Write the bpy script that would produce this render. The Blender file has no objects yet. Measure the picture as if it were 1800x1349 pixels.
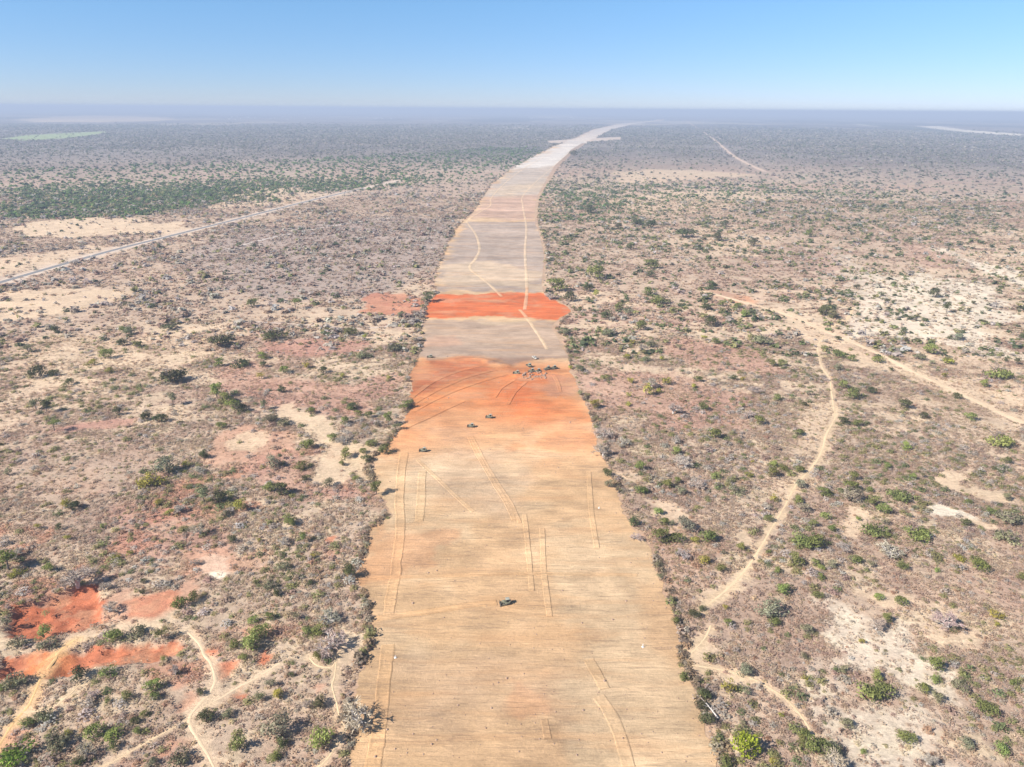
import bpy, math, random
import numpy as np

# ------------------------------------------------------------------ camera, world, sun, exposure
S = bpy.context.scene
H = 170.0
F_PX, CX, CY = 1249.0, 900.0, 674.5
PITCH, ROLL = math.radians(21.12), math.radians(0.41)
_f = np.array([0, math.cos(PITCH), -math.sin(PITCH)])
_u0 = np.array([0, math.sin(PITCH), math.cos(PITCH)])
_r0 = np.array([1.0, 0, 0])
_r = math.cos(ROLL) * _r0 + math.sin(ROLL) * _u0
_u = -math.sin(ROLL) * _r0 + math.cos(ROLL) * _u0
from mathutils import Matrix, Vector
cam_d = bpy.data.cameras.new('camera')
cam = bpy.data.objects.new('camera', cam_d)
S.collection.objects.link(cam)
cam.matrix_world = Matrix(((_r[0], _u[0], -_f[0], 0), (_r[1], _u[1], -_f[1], 0), (_r[2], _u[2], -_f[2], H), (0, 0, 0, 1)))
cam_d.sensor_fit = 'HORIZONTAL'
cam_d.sensor_width = 36.0
cam_d.lens = 36.0 * F_PX / 1800.0
cam_d.clip_start = 1.0
cam_d.clip_end = 200000.0
S.camera = cam

SUN_EL, SUN_AZ = math.radians(38), math.radians(25)   # light travels towards +x,+y (azimuth 25 deg from +x)
to_sun = Vector((-math.cos(SUN_AZ) * math.cos(SUN_EL), -math.sin(SUN_AZ) * math.cos(SUN_EL), math.sin(SUN_EL)))
W = bpy.data.worlds.new('World')
S.world = W
W.use_nodes = True
wn = W.node_tree.nodes; wl = W.node_tree.links
wn.clear()
sky = wn.new('ShaderNodeTexSky'); sky.sky_type = 'NISHITA'; sky.sun_disc = False
sky.sun_elevation = SUN_EL
sky.sun_rotation = math.atan2(to_sun.x, to_sun.y)
sky.altitude = 300; sky.air_density = 0.6; sky.dust_density = 0.0; sky.ozone_density = 3.0
hs = wn.new('ShaderNodeMix'); hs.data_type = 'RGBA'; hs.blend_type = 'MULTIPLY'; hs.inputs[0].default_value = 1.0; tc = wn.new('ShaderNodeTexCoord'); sx_ = wn.new('ShaderNodeSeparateXYZ'); rp = wn.new('ShaderNodeValToRGB')
rp.color_ramp.elements[0].position = 0.01; rp.color_ramp.elements[0].color = (0.80, 0.77, 0.90, 1)
rp.color_ramp.elements[1].position = 0.125; rp.color_ramp.elements[1].color = (1.0, 1.20, 1.24, 1)
wl.new(tc.outputs['Generated'], sx_.inputs[0]); wl.new(sx_.outputs[2], rp.inputs[0]); wl.new(rp.outputs[0], hs.inputs[7])
bg = wn.new('ShaderNodeBackground'); bg.inputs['Strength'].default_value = 0.072
wo = wn.new('ShaderNodeOutputWorld')
wl.new(sky.outputs[0], hs.inputs[6]); wl.new(hs.outputs[2], bg.inputs[0]); wl.new(bg.outputs[0], wo.inputs[0])

sun_d = bpy.data.lights.new('sun', 'SUN')
sun_d.energy = 5.0; sun_d.angle = math.radians(0.5); sun_d.color = (1.0, 0.94, 0.85)
sun = bpy.data.objects.new('sun', sun_d)
S.collection.objects.link(sun)
sun.rotation_euler = to_sun.to_track_quat('Z', 'Y').to_euler()
sun.location = (0, 0, 160)
S.view_settings.view_transform = 'Standard'
S.view_settings.look = 'None'
S.view_settings.exposure = 0.84
S.view_settings.gamma = 1.0
S.cycles.max_bounces = 4
S.cycles.diffuse_bounces = 2
S.cycles.glossy_bounces = 1
S.cycles.transmission_bounces = 2
S.cycles.transparent_max_bounces = 4
S.cycles.volume_bounces = 0
S.cycles.sample_clamp_indirect = 6

# ------------------------------------------------------------------ helpers
rng = np.random.default_rng(7)
random.seed(7)

def gp(u, v):
    """photo pixel -> point on the ground plane (metres)"""
    d = (u - CX) / F_PX * _r - (v - CY) / F_PX * _u + _f
    return d[:2] * (-H / d[2])

def gps(px):
    return np.array([gp(u, v) for u, v in px])

def m_per_px(u, v):
    x, y = gp(u, v)
    return float(np.dot(np.array([x, y, -H]), _f)) / F_PX

def _hash(ix, iy, s):
    h = (ix.astype(np.int64) * 374761393 + iy.astype(np.int64) * 668265263 + s * 974711) & 0xffffffff
    h = ((h ^ (h >> 13)) * 1274126177) & 0xffffffff
    h = (h ^ (h >> 16)) & 0xffffff
    return h / float(0xffffff)

def vnoise(x, y, s=0):
    ix = np.floor(x); iy = np.floor(y)
    fx = x - ix; fy = y - iy
    fx = fx * fx * (3 - 2 * fx); fy = fy * fy * (3 - 2 * fy)
    a = _hash(ix, iy, s); b = _hash(ix + 1, iy, s); c = _hash(ix, iy + 1, s); d = _hash(ix + 1, iy + 1, s)
    return (a * (1 - fx) + b * fx) * (1 - fy) + (c * (1 - fx) + d * fx) * fy

def fbm(x, y, scale, octs=4, s=0):
    t = np.zeros_like(x, dtype=float); amp = 1.0; tot = 0.0
    for k in range(octs):
        t += amp * vnoise(x / scale + 17.3 * k, y / scale - 9.1 * k, s + k)
        tot += amp; amp *= 0.55; scale *= 0.47
    return t / tot

def sstep(a, b, x):
    t = np.clip((x - a) / (b - a), 0, 1)
    return t * t * (3 - 2 * t)

def seg_dist(X, Y, pts, closed):
    n = len(pts); best = np.full(X.shape, 1e18)
    for i in range(n if closed else n - 1):
        a = pts[i]; b = pts[(i + 1) % n]
        ab = b - a; L2 = max(1e-9, ab @ ab)
        t = np.clip(((X - a[0]) * ab[0] + (Y - a[1]) * ab[1]) / L2, 0, 1)
        dx = X - (a[0] + t * ab[0]); dy = Y - (a[1] + t * ab[1])
        np.minimum(best, dx * dx + dy * dy, out=best)
    return np.sqrt(best)

def inside(X, Y, pts):
    r = np.zeros(X.shape, bool); n = len(pts)
    for i in range(n):
        x1, y1 = pts[i]; x2, y2 = pts[(i + 1) % n]
        if y1 == y2: continue
        c = (y1 > Y) != (y2 > Y)
        r ^= c & (X < (x2 - x1) * (Y - y1) / (y2 - y1) + x1)
    return r

def sd_poly(X, Y, pts):
    d = seg_dist(X, Y, pts, True)
    return np.where(inside(X, Y, pts), -d, d)

def masked(X, Y, pts, margin, fn, out):
    """fn on the points inside the bounding box grown by margin only"""
    lo = pts.min(0) - margin; hi = pts.max(0) + margin
    k = (X > lo[0]) & (X < hi[0]) & (Y > lo[1]) & (Y < hi[1])
    if k.any(): out[k] = fn(X[k], Y[k])
    return out

def catmull(pts, step):
    pts = np.asarray(pts, float); out = []
    n = len(pts)
    for i in range(n - 1):
        p0 = pts[max(0, i - 1)]; p1 = pts[i]; p2 = pts[i + 1]; p3 = pts[min(n - 1, i + 2)]
        k = max(2, int(np.linalg.norm(p2 - p1) / step))
        for j in range(k):
            t = j / k
            out.append(0.5 * ((2 * p1) + (-p0 + p2) * t + (2 * p0 - 5 * p1 + 4 * p2 - p3) * t * t + (-p0 + 3 * p1 - 3 * p2 + p3) * t ** 3))
    out.append(pts[-1])
    return np.array(out)

def mesh_np(name, co, quads, tris=None):
    """mesh from numpy arrays, quads (n,4) and tris (m,3)"""
    me = bpy.data.meshes.new(name)
    nq = 0 if quads is None else len(quads)
    nt = 0 if tris is None else len(tris)
    me.vertices.add(len(co)); me.vertices.foreach_set('co', np.ascontiguousarray(co, np.float32).ravel())
    me.loops.add(nq * 4 + nt * 3); me.polygons.add(nq + nt)
    li = []
    if nq: li.append(np.asarray(quads, np.int32).ravel())
    if nt: li.append(np.asarray(tris, np.int32).ravel())
    me.loops.foreach_set('vertex_index', np.concatenate(li))
    st = np.concatenate([np.arange(nq) * 4, nq * 4 + np.arange(nt) * 3]).astype(np.int32)
    me.polygons.foreach_set('loop_start', st)
    me.update(calc_edges=True)
    return me

def add_col(me, name, rgb):
    a = me.attributes.new(name, 'FLOAT_COLOR', 'POINT')
    c = np.ones((len(rgb), 4), np.float32); c[:, :3] = rgb
    a.data.foreach_set('color', c.ravel())

def add_val(me, name, v):
    a = me.attributes.new(name, 'FLOAT', 'POINT')
    a.data.foreach_set('value', np.ascontiguousarray(v, np.float32))

def link(name, me, mat=None, parent=None, label=None, cat=None, kind=None, group=None):
    o = bpy.data.objects.new(name, me)
    S.collection.objects.link(o)
    if mat is not None: me.materials.append(mat)
    if parent is not None: o.parent = parent
    if label: o['label'] = label
    if cat: o['category'] = cat
    if kind: o['kind'] = kind
    if group: o['group'] = group
    return o

def empty(name, loc, rz, label, cat, group=None):
    o = bpy.data.objects.new(name, None)
    o.empty_display_size = 0.5
    S.collection.objects.link(o)
    o.location = loc; o.rotation_euler = (0, 0, rz)
    o['label'] = label; o['category'] = cat
    if group: o['group'] = group
    return o

# ------------------------------------------------------------------ materials
class NT:
    def __init__(self, name):
        self.m = bpy.data.materials.new(name); self.m.use_nodes = True
        self.t = self.m.node_tree; self.t.nodes.clear()
        self.out = self.n('ShaderNodeOutputMaterial')
    def n(self, typ, **kw):
        x = self.t.nodes.new(typ)
        for k, v in kw.items(): setattr(x, k, v)
        return x
    def l(self, a, b): self.t.links.new(a, b)
    def math(self, op, a, b=None, clamp=False):
        x = self.n('ShaderNodeMath', operation=op, use_clamp=clamp)
        for i, v in enumerate((a, b)):
            if v is None: continue
            if isinstance(v, (int, float)): x.inputs[i].default_value = v
            else: self.l(v, x.inputs[i])
        return x.outputs[0]
    def noise(self, vec, scale, detail=4, rough=0.6, dist=0.0):
        x = self.n('ShaderNodeTexNoise'); x.inputs['Scale'].default_value = scale
        x.inputs['Detail'].default_value = detail; x.inputs['Roughness'].default_value = rough
        x.inputs['Distortion'].default_value = dist
        if vec is not None: self.l(vec, x.inputs['Vector'])
        return x.outputs['Fac']
    def ramp(self, fac, stops):
        x = self.n('ShaderNodeValToRGB')
        e = x.color_ramp.elements
        while len(e) < len(stops): e.new(0.5)
        for i, (p, c) in enumerate(stops):
            e[i].position = p; e[i].color = (c, c, c, 1) if isinstance(c, (int, float)) else (*c, 1)
        self.l(fac, x.inputs[0]); return x.outputs[0]
    def mix(self, a, b, fac, mode='MIX'):
        x = self.n('ShaderNodeMix', data_type='RGBA', blend_type=mode)
        for sock, v in ((x.inputs[0], fac), (x.inputs[6], a), (x.inputs[7], b)):
            if isinstance(v, (int, float)): sock.default_value = v
            elif isinstance(v, tuple): sock.default_value = (*v, 1)
            else: self.l(v, sock)
        return x.outputs[2]
    def scale_rgb(self, c, f):
        x = self.n('ShaderNodeVectorMath', operation='SCALE'); self.l(c, x.inputs[0])
        if isinstance(f, (int, float)): x.inputs['Scale'].default_value = f
        else: self.l(f, x.inputs['Scale'])
        return x.outputs[0]
    def pos(self, sx=1, sy=1, sz=1, rz=0.0):
        g = self.n('ShaderNodeNewGeometry')
        m = self.n('ShaderNodeMapping'); self.l(g.outputs['Position'], m.inputs[0])
        m.inputs['Scale'].default_value = (sx, sy, sz); m.inputs['Rotation'].default_value = (0, 0, rz)
        return m.outputs[0]
    def bsdf(self, col, rough=0.9, bump=None, bump_s=0.5, bump_d=0.3, metal=0.0):
        b = self.n('ShaderNodeBsdfPrincipled'); b.inputs['Roughness'].default_value = rough
        b.inputs['Metallic'].default_value = metal
        b.inputs['Specular IOR Level'].default_value = 0.15 if rough > 0.7 else 0.4
        if isinstance(col, tuple): b.inputs['Base Color'].default_value = (*col, 1)
        else: self.l(col, b.inputs['Base Color'])
        if bump is not None:
            k = self.n('ShaderNodeBump'); k.inputs['Strength'].default_value = bump_s; k.inputs['Distance'].default_value = bump_d
            self.l(bump, k.inputs['Height']); self.l(k.outputs[0], b.inputs['Normal'])
        self.l(b.outputs[0], self.out.inputs[0]); return b

def soil_material():
    t = NT('soil')
    a = t.n('ShaderNodeAttribute', attribute_name='soil')
    p = t.pos()
    f1 = t.noise(p, 0.75, 8, 0.8, 0.6)
    f2 = t.noise(t.pos(0.22, 0.5, 1, 0.5), 1.0, 4, 0.65, 1.2)
    f3 = t.noise(p, 0.045, 5, 0.62)
    k = t.math('ADD', t.math('MULTIPLY', f1, 0.9), t.math('MULTIPLY', f2, 0.7))
    k = t.math('ADD', k, t.math('MULTIPLY', f3, 0.6))
    k = t.math('ADD', t.math('MULTIPLY', t.math('SUBTRACT', k, 1.1), 1.35), 1.0)
    c = t.scale_rgb(a.outputs['Color'], k)
    c = t.mix(c, (0.36, 0.20, 0.14), t.math('MULTIPLY', t.ramp(t.noise(p, 0.12, 4, 0.7), [(0.5, 0.0), (0.75, 1.0)]), 0.25))
    t.bsdf(c, 0.95, bump=t.math('ADD', f1, f2), bump_s=0.7, bump_d=0.5)
    return t.m

def graded_material():
    """earth scraped by blades: streaks run across the strip"""
    t = NT('graded_earth')
    a = t.n('ShaderNodeAttribute', attribute_name='soil')
    s1 = t.noise(t.pos(0.09, 1.0, 1, 0.05), 0.85, 7, 0.74, 1.1)
    s2 = t.noise(t.pos(0.16, 1.0, 1, -0.04), 1.9, 4, 0.7, 0.8)
    s3 = t.noise(t.pos(), 0.9, 8, 0.8)
    s4 = t.noise(t.pos(0.45, 1.0, 1, 0.1), 0.055, 6, 0.7, 0.8)
    patchy = t.ramp(t.noise(t.pos(0.5, 1, 1), 0.06, 4, 0.6), [(0.38, 0.25), (0.62, 1.0)])
    k = t.math('ADD', t.math('MULTIPLY', t.math('MULTIPLY', t.math('SUBTRACT', s1, 0.5), 1.25), patchy), t.math('MULTIPLY', t.math('SUBTRACT', s2, 0.5), 0.4))
    k = t.math('ADD', k, t.math('MULTIPLY', t.math('SUBTRACT', s3, 0.5), 0.8))
    k = t.math('ADD', k, t.math('MULTIPLY', t.math('SUBTRACT', s4, 0.5), 1.35))
    c = t.scale_rgb(a.outputs['Color'], t.math('ADD', k, 1.0))
    dark = t.math('MULTIPLY', t.ramp(s1, [(0.36, 1.0), (0.47, 0.0)]), patchy)
    c = t.mix(c, (0.27, 0.18, 0.125), t.math('MULTIPLY', dark, 0.55))
    warm = t.ramp(t.noise(t.pos(0.12, 1.0, 1, 0.02), 0.16, 4, 0.6, 0.3), [(0.50, 0.0), (0.70, 1.0)])
    c = t.mix(c, (0.56, 0.31, 0.15), t.math('MULTIPLY', warm, 0.4))
    t.bsdf(c, 0.95, bump=t.math('ADD', t.math('MULTIPLY', s1, 1.2), s3), bump_s=0.8, bump_d=0.4)
    return t.m

def track_material():
    t = NT('wheel_track_earth')
    a = t.n('ShaderNodeAttribute', attribute_name='soil')
    n = t.noise(t.pos(), 1.1, 5, 0.7)
    n2 = t.noise(t.pos(), 0.12, 3, 0.6)
    k = t.math('ADD', t.math('MULTIPLY', n, 0.5), t.math('MULTIPLY', n2, 0.5))
    c = t.scale_rgb(a.outputs['Color'], t.math('ADD', k, 0.5))
    t.bsdf(c, 0.95, bump=n, bump_s=0.4, bump_d=0.2)
    return t.m

def asphalt_material():
    t = NT('asphalt')
    n = t.noise(t.pos(), 0.5, 4, 0.6)
    t.bsdf(t.ramp(n, [(0.3, (0.17, 0.165, 0.165)), (0.7, (0.25, 0.24, 0.235))]), 0.85)
    return t.m

def leaf_material(name, use_obj, trans=0.35, amp=.9):
    t = NT(name)
    v = t.n('ShaderNodeAttribute', attribute_name='var')
    if use_obj:
        col = t.n('ShaderNodeObjectInfo').outputs['Color']
    else:
        col = t.n('ShaderNodeAttribute', attribute_name='tint').outputs['Color']
    c = t.scale_rgb(col, t.math('ADD', t.math('MULTIPLY', v.outputs['Fac'], amp), 1 - amp / 2))
    d = t.n('ShaderNodeBsdfDiffuse'); t.l(c, d.inputs[0])
    tr = t.n('ShaderNodeBsdfTranslucent'); t.l(c, tr.inputs[0])
    m = t.n('ShaderNodeMixShader'); m.inputs[0].default_value = trans
    t.l(d.outputs[0], m.inputs[1]); t.l(tr.outputs[0], m.inputs[2])
    t.l(m.outputs[0], t.out.inputs[0])
    return t.m

def bark_material(name, c1, c2):
    t = NT(name)
    n = t.noise(t.pos(1, 1, 0.3), 4.0, 3, 0.6)
    t.bsdf(t.ramp(n, [(0.3, c1), (0.7, c2)]), 0.9)
    return t.m

def paint_material(name, c, rough, dust=0.35):
    t = NT(name)
    g = t.n('ShaderNodeTexCoord')
    n = t.noise(g.outputs['Object'], 1.6, 5, 0.7)
    f = t.math('MULTIPLY', t.ramp(n, [(0.42, 0.0), (0.62, 1.0)]), dust)
    t.bsdf(t.mix(c, (0.42, 0.29, 0.18), f), rough)
    return t.m

M_SOIL = soil_material(); M_GRADED = graded_material(); M_TRACK = track_material(); M_ASPHALT = asphalt_material()
M_LEAF = leaf_material('crown_leaves', True); M_TWIG_OBJ = leaf_material('bare_twigs', True, 0.1)
M_SCRUB = leaf_material('scrub_leaves', False, 0.4, .5)
M_BARK = bark_material('bark', (0.16, 0.12, 0.10), (0.28, 0.22, 0.18))
M_PALE = bark_material('pale_bark', (0.40, 0.36, 0.33), (0.62, 0.58, 0.54))

# ------------------------------------------------------------------ colours of soil (linear)
TAN = (0.60, 0.39, 0.215); PALE = (0.62, 0.46, 0.29); ORANGE = (0.60, 0.215, 0.078); RED = (0.48, 0.135, 0.058)
BRIGHT = (0.58, 0.128, 0.036); PINK = (0.52, 0.29, 0.19); SAND = (0.64, 0.48, 0.32); WSAND = (0.72, 0.63, 0.49)
ROSE = (0.44, 0.22, 0.165); GREYTAN = (0.42, 0.305, 0.225); GREYBR = (0.365, 0.29, 0.24)

# outlines traced on the photo and carried to the ground: (colour, opacity, feather m, wobble m, bareness, outline)
PATCH = [
 # upper left plain: pale grass and sand
 (GREYTAN, .60, 40, 30, .25, [(0, 385), (480, 345), (720, 318), (860, 340), (800, 400), (770, 500), (640, 520), (480, 560), (0, 600)]),
 (SAND, .80, 14, 14, .85, [(30, 392), (150, 384), (300, 392), (360, 404), (330, 415), (240, 412), (120, 416), (40, 412)]),
 (SAND, .60, 12, 14, .7, [(0, 455), (60, 448), (160, 430), (240, 432), (180, 450), (60, 474), (0, 482)]),
 (SAND, .70, 9, 12, .75, [(0, 505), (110, 512), (230, 506), (240, 520), (160, 540), (70, 552), (0, 568)]),
 (SAND, .60, 8, 9, .6, [(290, 575), (400, 570), (450, 578), (440, 592), (380, 590), (300, 592)]),
 (SAND, .45, 7, 9, .5, [(0, 600), (120, 590), (260, 585), (380, 600), (340, 640), (200, 650), (160, 690), (60, 690), (0, 680)]),
 (SAND, .5, 10, 10, .6, [(430, 335), (520, 330), (620, 345), (560, 356), (420, 365), (350, 370)]),
 (GREYTAN, .7, 20, 20, .5, [(560, 340), (700, 318), (880, 300), (840, 350), (740, 365), (600, 372)]),
 # burnt-looking grey plain left of the strip
 ((0.33, 0.26, 0.225), .75, 25, 18, 0.0, [(420, 400), (700, 380), (815, 390), (770, 480), (640, 520), (480, 520), (300, 480)]),
 # red flats left
 (RED, .60, 4, 4, .7, [(632, 525), (660, 514), (735, 520), (745, 545), (690, 556), (640, 548)]),
 (ROSE, .75, 5, 5, .6, [(465, 606), (560, 598), (640, 600), (630, 618), (560, 628), (480, 622)]),
 (ROSE, .60, 8, 7, .4, [(360, 650), (430, 640), (560, 680), (700, 660), (715, 700), (600, 725), (470, 710), (400, 690)]),
 (ROSE, .70, 3, 4, .7, [(96, 752), (150, 742), (230, 738), (225, 748), (130, 757), (98, 760)]),
 (PINK, .70, 5, 5, .7, [(380, 770), (440, 752), (500, 760), (500, 790), (470, 800), (420, 830), (380, 800)]),
 (SAND, .75, 3, 4, .85, [(400, 775), (440, 764), (470, 765), (460, 785), (440, 800), (405, 795)]),
 (SAND, .75, 4, 4, .9, [(500, 715), (560, 728), (600, 770), (640, 800), (600, 850), (560, 860), (545, 830), (570, 790), (540, 750), (500, 740)]),
 (PALE, .65, 3, 3, .7, [(600, 780), (690, 790), (655, 810), (640, 840), (610, 820)]),
 (ROSE, .55, 5, 5, .5, [(440, 800), (520, 800), (545, 845), (600, 865), (560, 880), (430, 840)]),
 (ROSE, .5, 6, 7, .3, [(170, 870), (300, 880), (420, 960), (400, 1000), (300, 1010), (200, 960)]),
 (GREYTAN, .6, 10, 10, .5, [(0, 790), (100, 780), (240, 800), (260, 850), (120, 870), (0, 850)]),
 # red pits lower left
 ((0.43, 0.125, 0.058), .93, 1.5, 2.6, 1., [(5, 1105), (25, 1065), (60, 1058), (95, 1045), (150, 1030), (172, 1028), (176, 1078), (192, 1090), (150, 1104), (120, 1108), (60, 1122), (15, 1120)]),
 (PINK, .75, 3, 3, .8, [(190, 1060), (225, 1040), (300, 1030), (350, 1010), (330, 1055), (290, 1090), (215, 1100), (180, 1100)]),
 (RED, .55, 2, 2.5, .9, [(230, 1060), (300, 1035), (320, 1040), (290, 1080), (240, 1092)]),
 (RED, .85, 1.2, 1.8, 1., [(0, 1160), (40, 1156), (90, 1150), (140, 1140), (215, 1134), (232, 1131), (260, 1128), (312, 1130), (318, 1142), (270, 1160), (215, 1166), (150, 1176), (95, 1192), (60, 1190), (0, 1192)]),
 (ORANGE, .6, 3, 3, .9, [(60, 1150), (120, 1140), (110, 1180), (80, 1200), (50, 1190)]),
 (SAND, .75, 2.5, 3, .85, [(0, 1128), (60, 1128), (120, 1118), (150, 1106), (250, 1096), (270, 1102), (150, 1128), (100, 1140), (0, 1142)]),
 (RED, .85, 1, 1.2, 1., [(352, 1146), (378, 1146), (374, 1162), (356, 1162)]),
 (RED, .75, 1.2, 1.5, 1., [(384, 1168), (412, 1160), (416, 1172), (405, 1195), (380, 1195)]),
 (RED, .85, 1, 1.2, 1., [(452, 1150), (468, 1142), (478, 1152), (470, 1172), (455, 1168)]),
 (RED, .75, .8, 1, 1., [(408, 1218), (424, 1210), (433, 1222), (420, 1232)]),
 (PINK, .75, 1.2, 1.5, 1., [(305, 1240), (335, 1222), (352, 1230), (340, 1248), (312, 1252)]),
 (PINK, .75, 1, 1.2, .9, [(556, 1204), (570, 1200), (576, 1210), (562, 1216)]),
 (PINK, .6, 2, 2, .8, [(300, 1300), (340, 1290), (350, 1315), (320, 1325)]),
 (WSAND, .95, 1.2, 2, 1., [(346, 988), (366, 974), (394, 982), (404, 1006), (384, 1020), (356, 1010)]),
 (WSAND, .8, 1, 1.2, 1., [(448, 984), (462, 982), (464, 998), (450, 996)]),
 (PINK, .7, 3, 3, .6, [(320, 980), (350, 970), (470, 975), (466, 1000), (400, 1012), (330, 1010)]),
 (RED, .7, 1, 1, .9, [(578, 946), (590, 944), (588, 956), (576, 956)]),
 (SAND, .6, 3, 3, .8, [(600, 1120), (640, 1130), (620, 1200), (600, 1180)]),
 # right side
 (ROSE, .55, 5, 5, .5, [(1180, 590), (1260, 600), (1340, 625), (1400, 660), (1340, 660), (1220, 640), (1160, 625)]),
 (ROSE, .45, 8, 8, .3, [(1020, 660), (1150, 650), (1300, 700), (1330, 760), (1200, 760), (1060, 720)]),
 (ORANGE, .5, 4, 4, .7, [(1228, 505), (1290, 515), (1345, 532), (1330, 540), (1260, 525)]),
 (SAND, .6, 4, 4, .7, [(1360, 540), (1450, 570), (1540, 620), (1560, 640), (1490, 635), (1400, 590)]),
 (WSAND, .66, 10, 17, .5, [(1440, 440), (1500, 450), (1560, 480), (1640, 480), (1700, 500), (1800, 540), (1800, 585), (1740, 570), (1800, 620), (1800, 650), (1700, 620), (1600, 600), (1520, 590), (1480, 575), (1500, 530), (1480, 490)]),
 (WSAND, .7, 9, 14, .6, [(1650, 440), (1700, 470), (1800, 500), (1800, 480), (1740, 470), (1680, 440)]),
 (ROSE, .65, 8, 7, .5, [(1420, 440), (1450, 440), (1480, 470), (1460, 490), (1430, 470)]),
 (ROSE, .55, 10, 8, .4, [(1580, 420), (1640, 440), (1680, 460), (1640, 470), (1590, 450)]),
 (SAND, .6, 5, 5, .6, [(1560, 640), (1660, 665), (1800, 700), (1800, 740), (1700, 705), (1600, 665)]),
 (SAND, .75, 3, 3.5, .8, [(1660, 828), (1700, 832), (1690, 850), (1750, 865), (1800, 890), (1760, 880), (1690, 865), (1650, 850)]),
 (WSAND, .9, 2.5, 3, .95, [(1615, 888), (1645, 880), (1690, 900), (1720, 918), (1690, 915), (1640, 902)]),
 (SAND, .7, 2.5, 3, .8, [(1700, 915), (1750, 920), (1785, 940), (1780, 950), (1720, 930)]),
 (SAND, .65, 3, 3, .75, [(1480, 910), (1510, 895), (1530, 905), (1505, 945), (1485, 950)]),
 (SAND, .6, 3, 3, .7, [(1515, 1045), (1560, 1040), (1640, 1060), (1610, 1072), (1540, 1062)]),
 (WSAND, .58, 4.5, 8, .6, [(1480, 1090), (1520, 1110), (1560, 1112), (1590, 1100), (1600, 1130), (1560, 1140), (1600, 1160), (1640, 1190), (1640, 1215), (1590, 1225), (1545, 1180), (1510, 1170), (1500, 1130), (1470, 1110)]),
 (SAND, .6, 3, 3, .7, [(1600, 1115), (1680, 1118), (1770, 1110), (1760, 1128), (1680, 1128)]),
 (SAND, .8, 3, 3, .85, [(1195, 1165), (1215, 1130), (1240, 1135), (1250, 1175), (1300, 1182), (1330, 1190), (1300, 1195), (1240, 1190)]),
 (SAND, .75, 3, 3.5, .85, [(1225, 1055), (1280, 1025), (1320, 980), (1330, 960), (1345, 975), (1320, 1010), (1275, 1050), (1240, 1070)]),
 (SAND, .7, 2.5, 3, .8, [(1270, 940), (1310, 935), (1330, 955), (1318, 968), (1290, 955)]),
 (WSAND, .5, 5, 8, .55, [(1330, 1190), (1370, 1200), (1400, 1235), (1430, 1215), (1460, 1205), (1450, 1240), (1480, 1260), (1540, 1270), (1600, 1290), (1600, 1349), (1380, 1349), (1430, 1300), (1410, 1270), (1370, 1230)]),
 (SAND, .6, 3, 3, .7, [(1120, 875), (1170, 880), (1200, 900), (1240, 910), (1190, 920), (1150, 895)]),
 (SAND, .55, 2.5, 3, .6, [(1060, 825), (1110, 830), (1125, 840), (1100, 850), (1070, 840)]),
 (ROSE, .3, 10, 12, .1, [(1100, 900), (1260, 960), (1260, 1000), (1160, 1060), (1150, 980)]),
 (SAND, .55, 6, 7, .5, [(1400, 770), (1450, 700), (1475, 720), (1455, 780), (1420, 840), (1380, 880)]),
 # middle distance right
 (GREYTAN, .55, 40, 30, .25, [(960, 380), (1340, 340), (1500, 380), (1700, 440), (1460, 520), (1100, 520), (970, 470)]),
 (SAND, .55, 25, 20, .55, [(1080, 305), (1140, 298), (1260, 302), (1330, 308), (1240, 316), (1110, 322)]),
 (SAND, .5, 14, 16, .5, [(1070, 350), (1180, 336), (1330, 338), (1360, 352), (1240, 372), (1100, 378)]),
 (SAND, .45, 12, 14, .4, [(1160, 400), (1300, 395), (1360, 420), (1330, 450), (1220, 440)]),
 # far distance
 ((0.30, 0.37, 0.17), .95, 25, 15, 1., [(5, 245), (30, 239), (100, 235), (182, 231), (187, 235), (120, 243), (40, 248)]),
 (SAND, .75, 120, 120, .8, [(40, 209), (150, 203), (290, 206), (300, 212), (180, 215), (60, 215)]),
 (SAND, .55, 140, 120, .8, [(930, 203), (1000, 202), (1012, 206), (950, 208)]),
 (WSAND, .95, 60, 30, 1., [(1612, 222), (1650, 222), (1700, 229), (1800, 236), (1800, 240), (1690, 233), (1640, 227)]),
 (WSAND, .8, 60, 30, 1., [(1505, 217), (1545, 220), (1540, 223), (1508, 220)]),
]
FAR_DARK = [[(0, 217), (300, 220), (560, 222), (560, 226), (300, 226), (0, 226)], [(1490, 216), (1600, 222), (1700, 233), (1800, 240), (1800, 245), (1690, 239), (1580, 228)]]

STRIP_L = [(1349, 612), (1320, 619), (1290, 628), (1240, 618), (1200, 625), (1160, 640), (1130, 655), (1090, 655), (1045, 645), (1030, 632), (1010, 620), (985, 638), (960, 646), (932, 650), (918, 672), (905, 688), (890, 680), (870, 668), (845, 658), (810, 655), (790, 676), (757, 701), (735, 712), (712, 725), (690, 723), (660, 719), (640, 732), (622, 738), (600, 745), (575, 741), (555, 747), (535, 752), (518, 768), (495, 765), (460, 775), (430, 790), (400, 805), (385, 820), (365, 838), (345, 850), (320, 870), (295, 905), (275, 940), (258, 975), (247, 1002), (228, 1042), (218, 1090), (213.5, 1140), (210, 1158)]
STRIP_R = [(1349, 1268), (1300, 1250), (1260, 1232), (1200, 1215), (1165, 1192), (1120, 1195), (1070, 1180), (1030, 1165), (985, 1150), (950, 1138), (930, 1112), (890, 1095), (840, 1075), (795, 1056), (770, 1050), (740, 1041), (690, 1020), (650, 1002), (630, 1000), (600, 990), (575, 976), (562, 988), (548, 1008), (540, 1000), (518, 960), (500, 955), (480, 958), (450, 960), (420, 955), (395, 945), (370, 945), (345, 950), (320, 965), (290, 985), (265, 1010), (250, 1034), (228, 1075), (217, 1120), (213, 1160), (210, 1172)]
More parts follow.
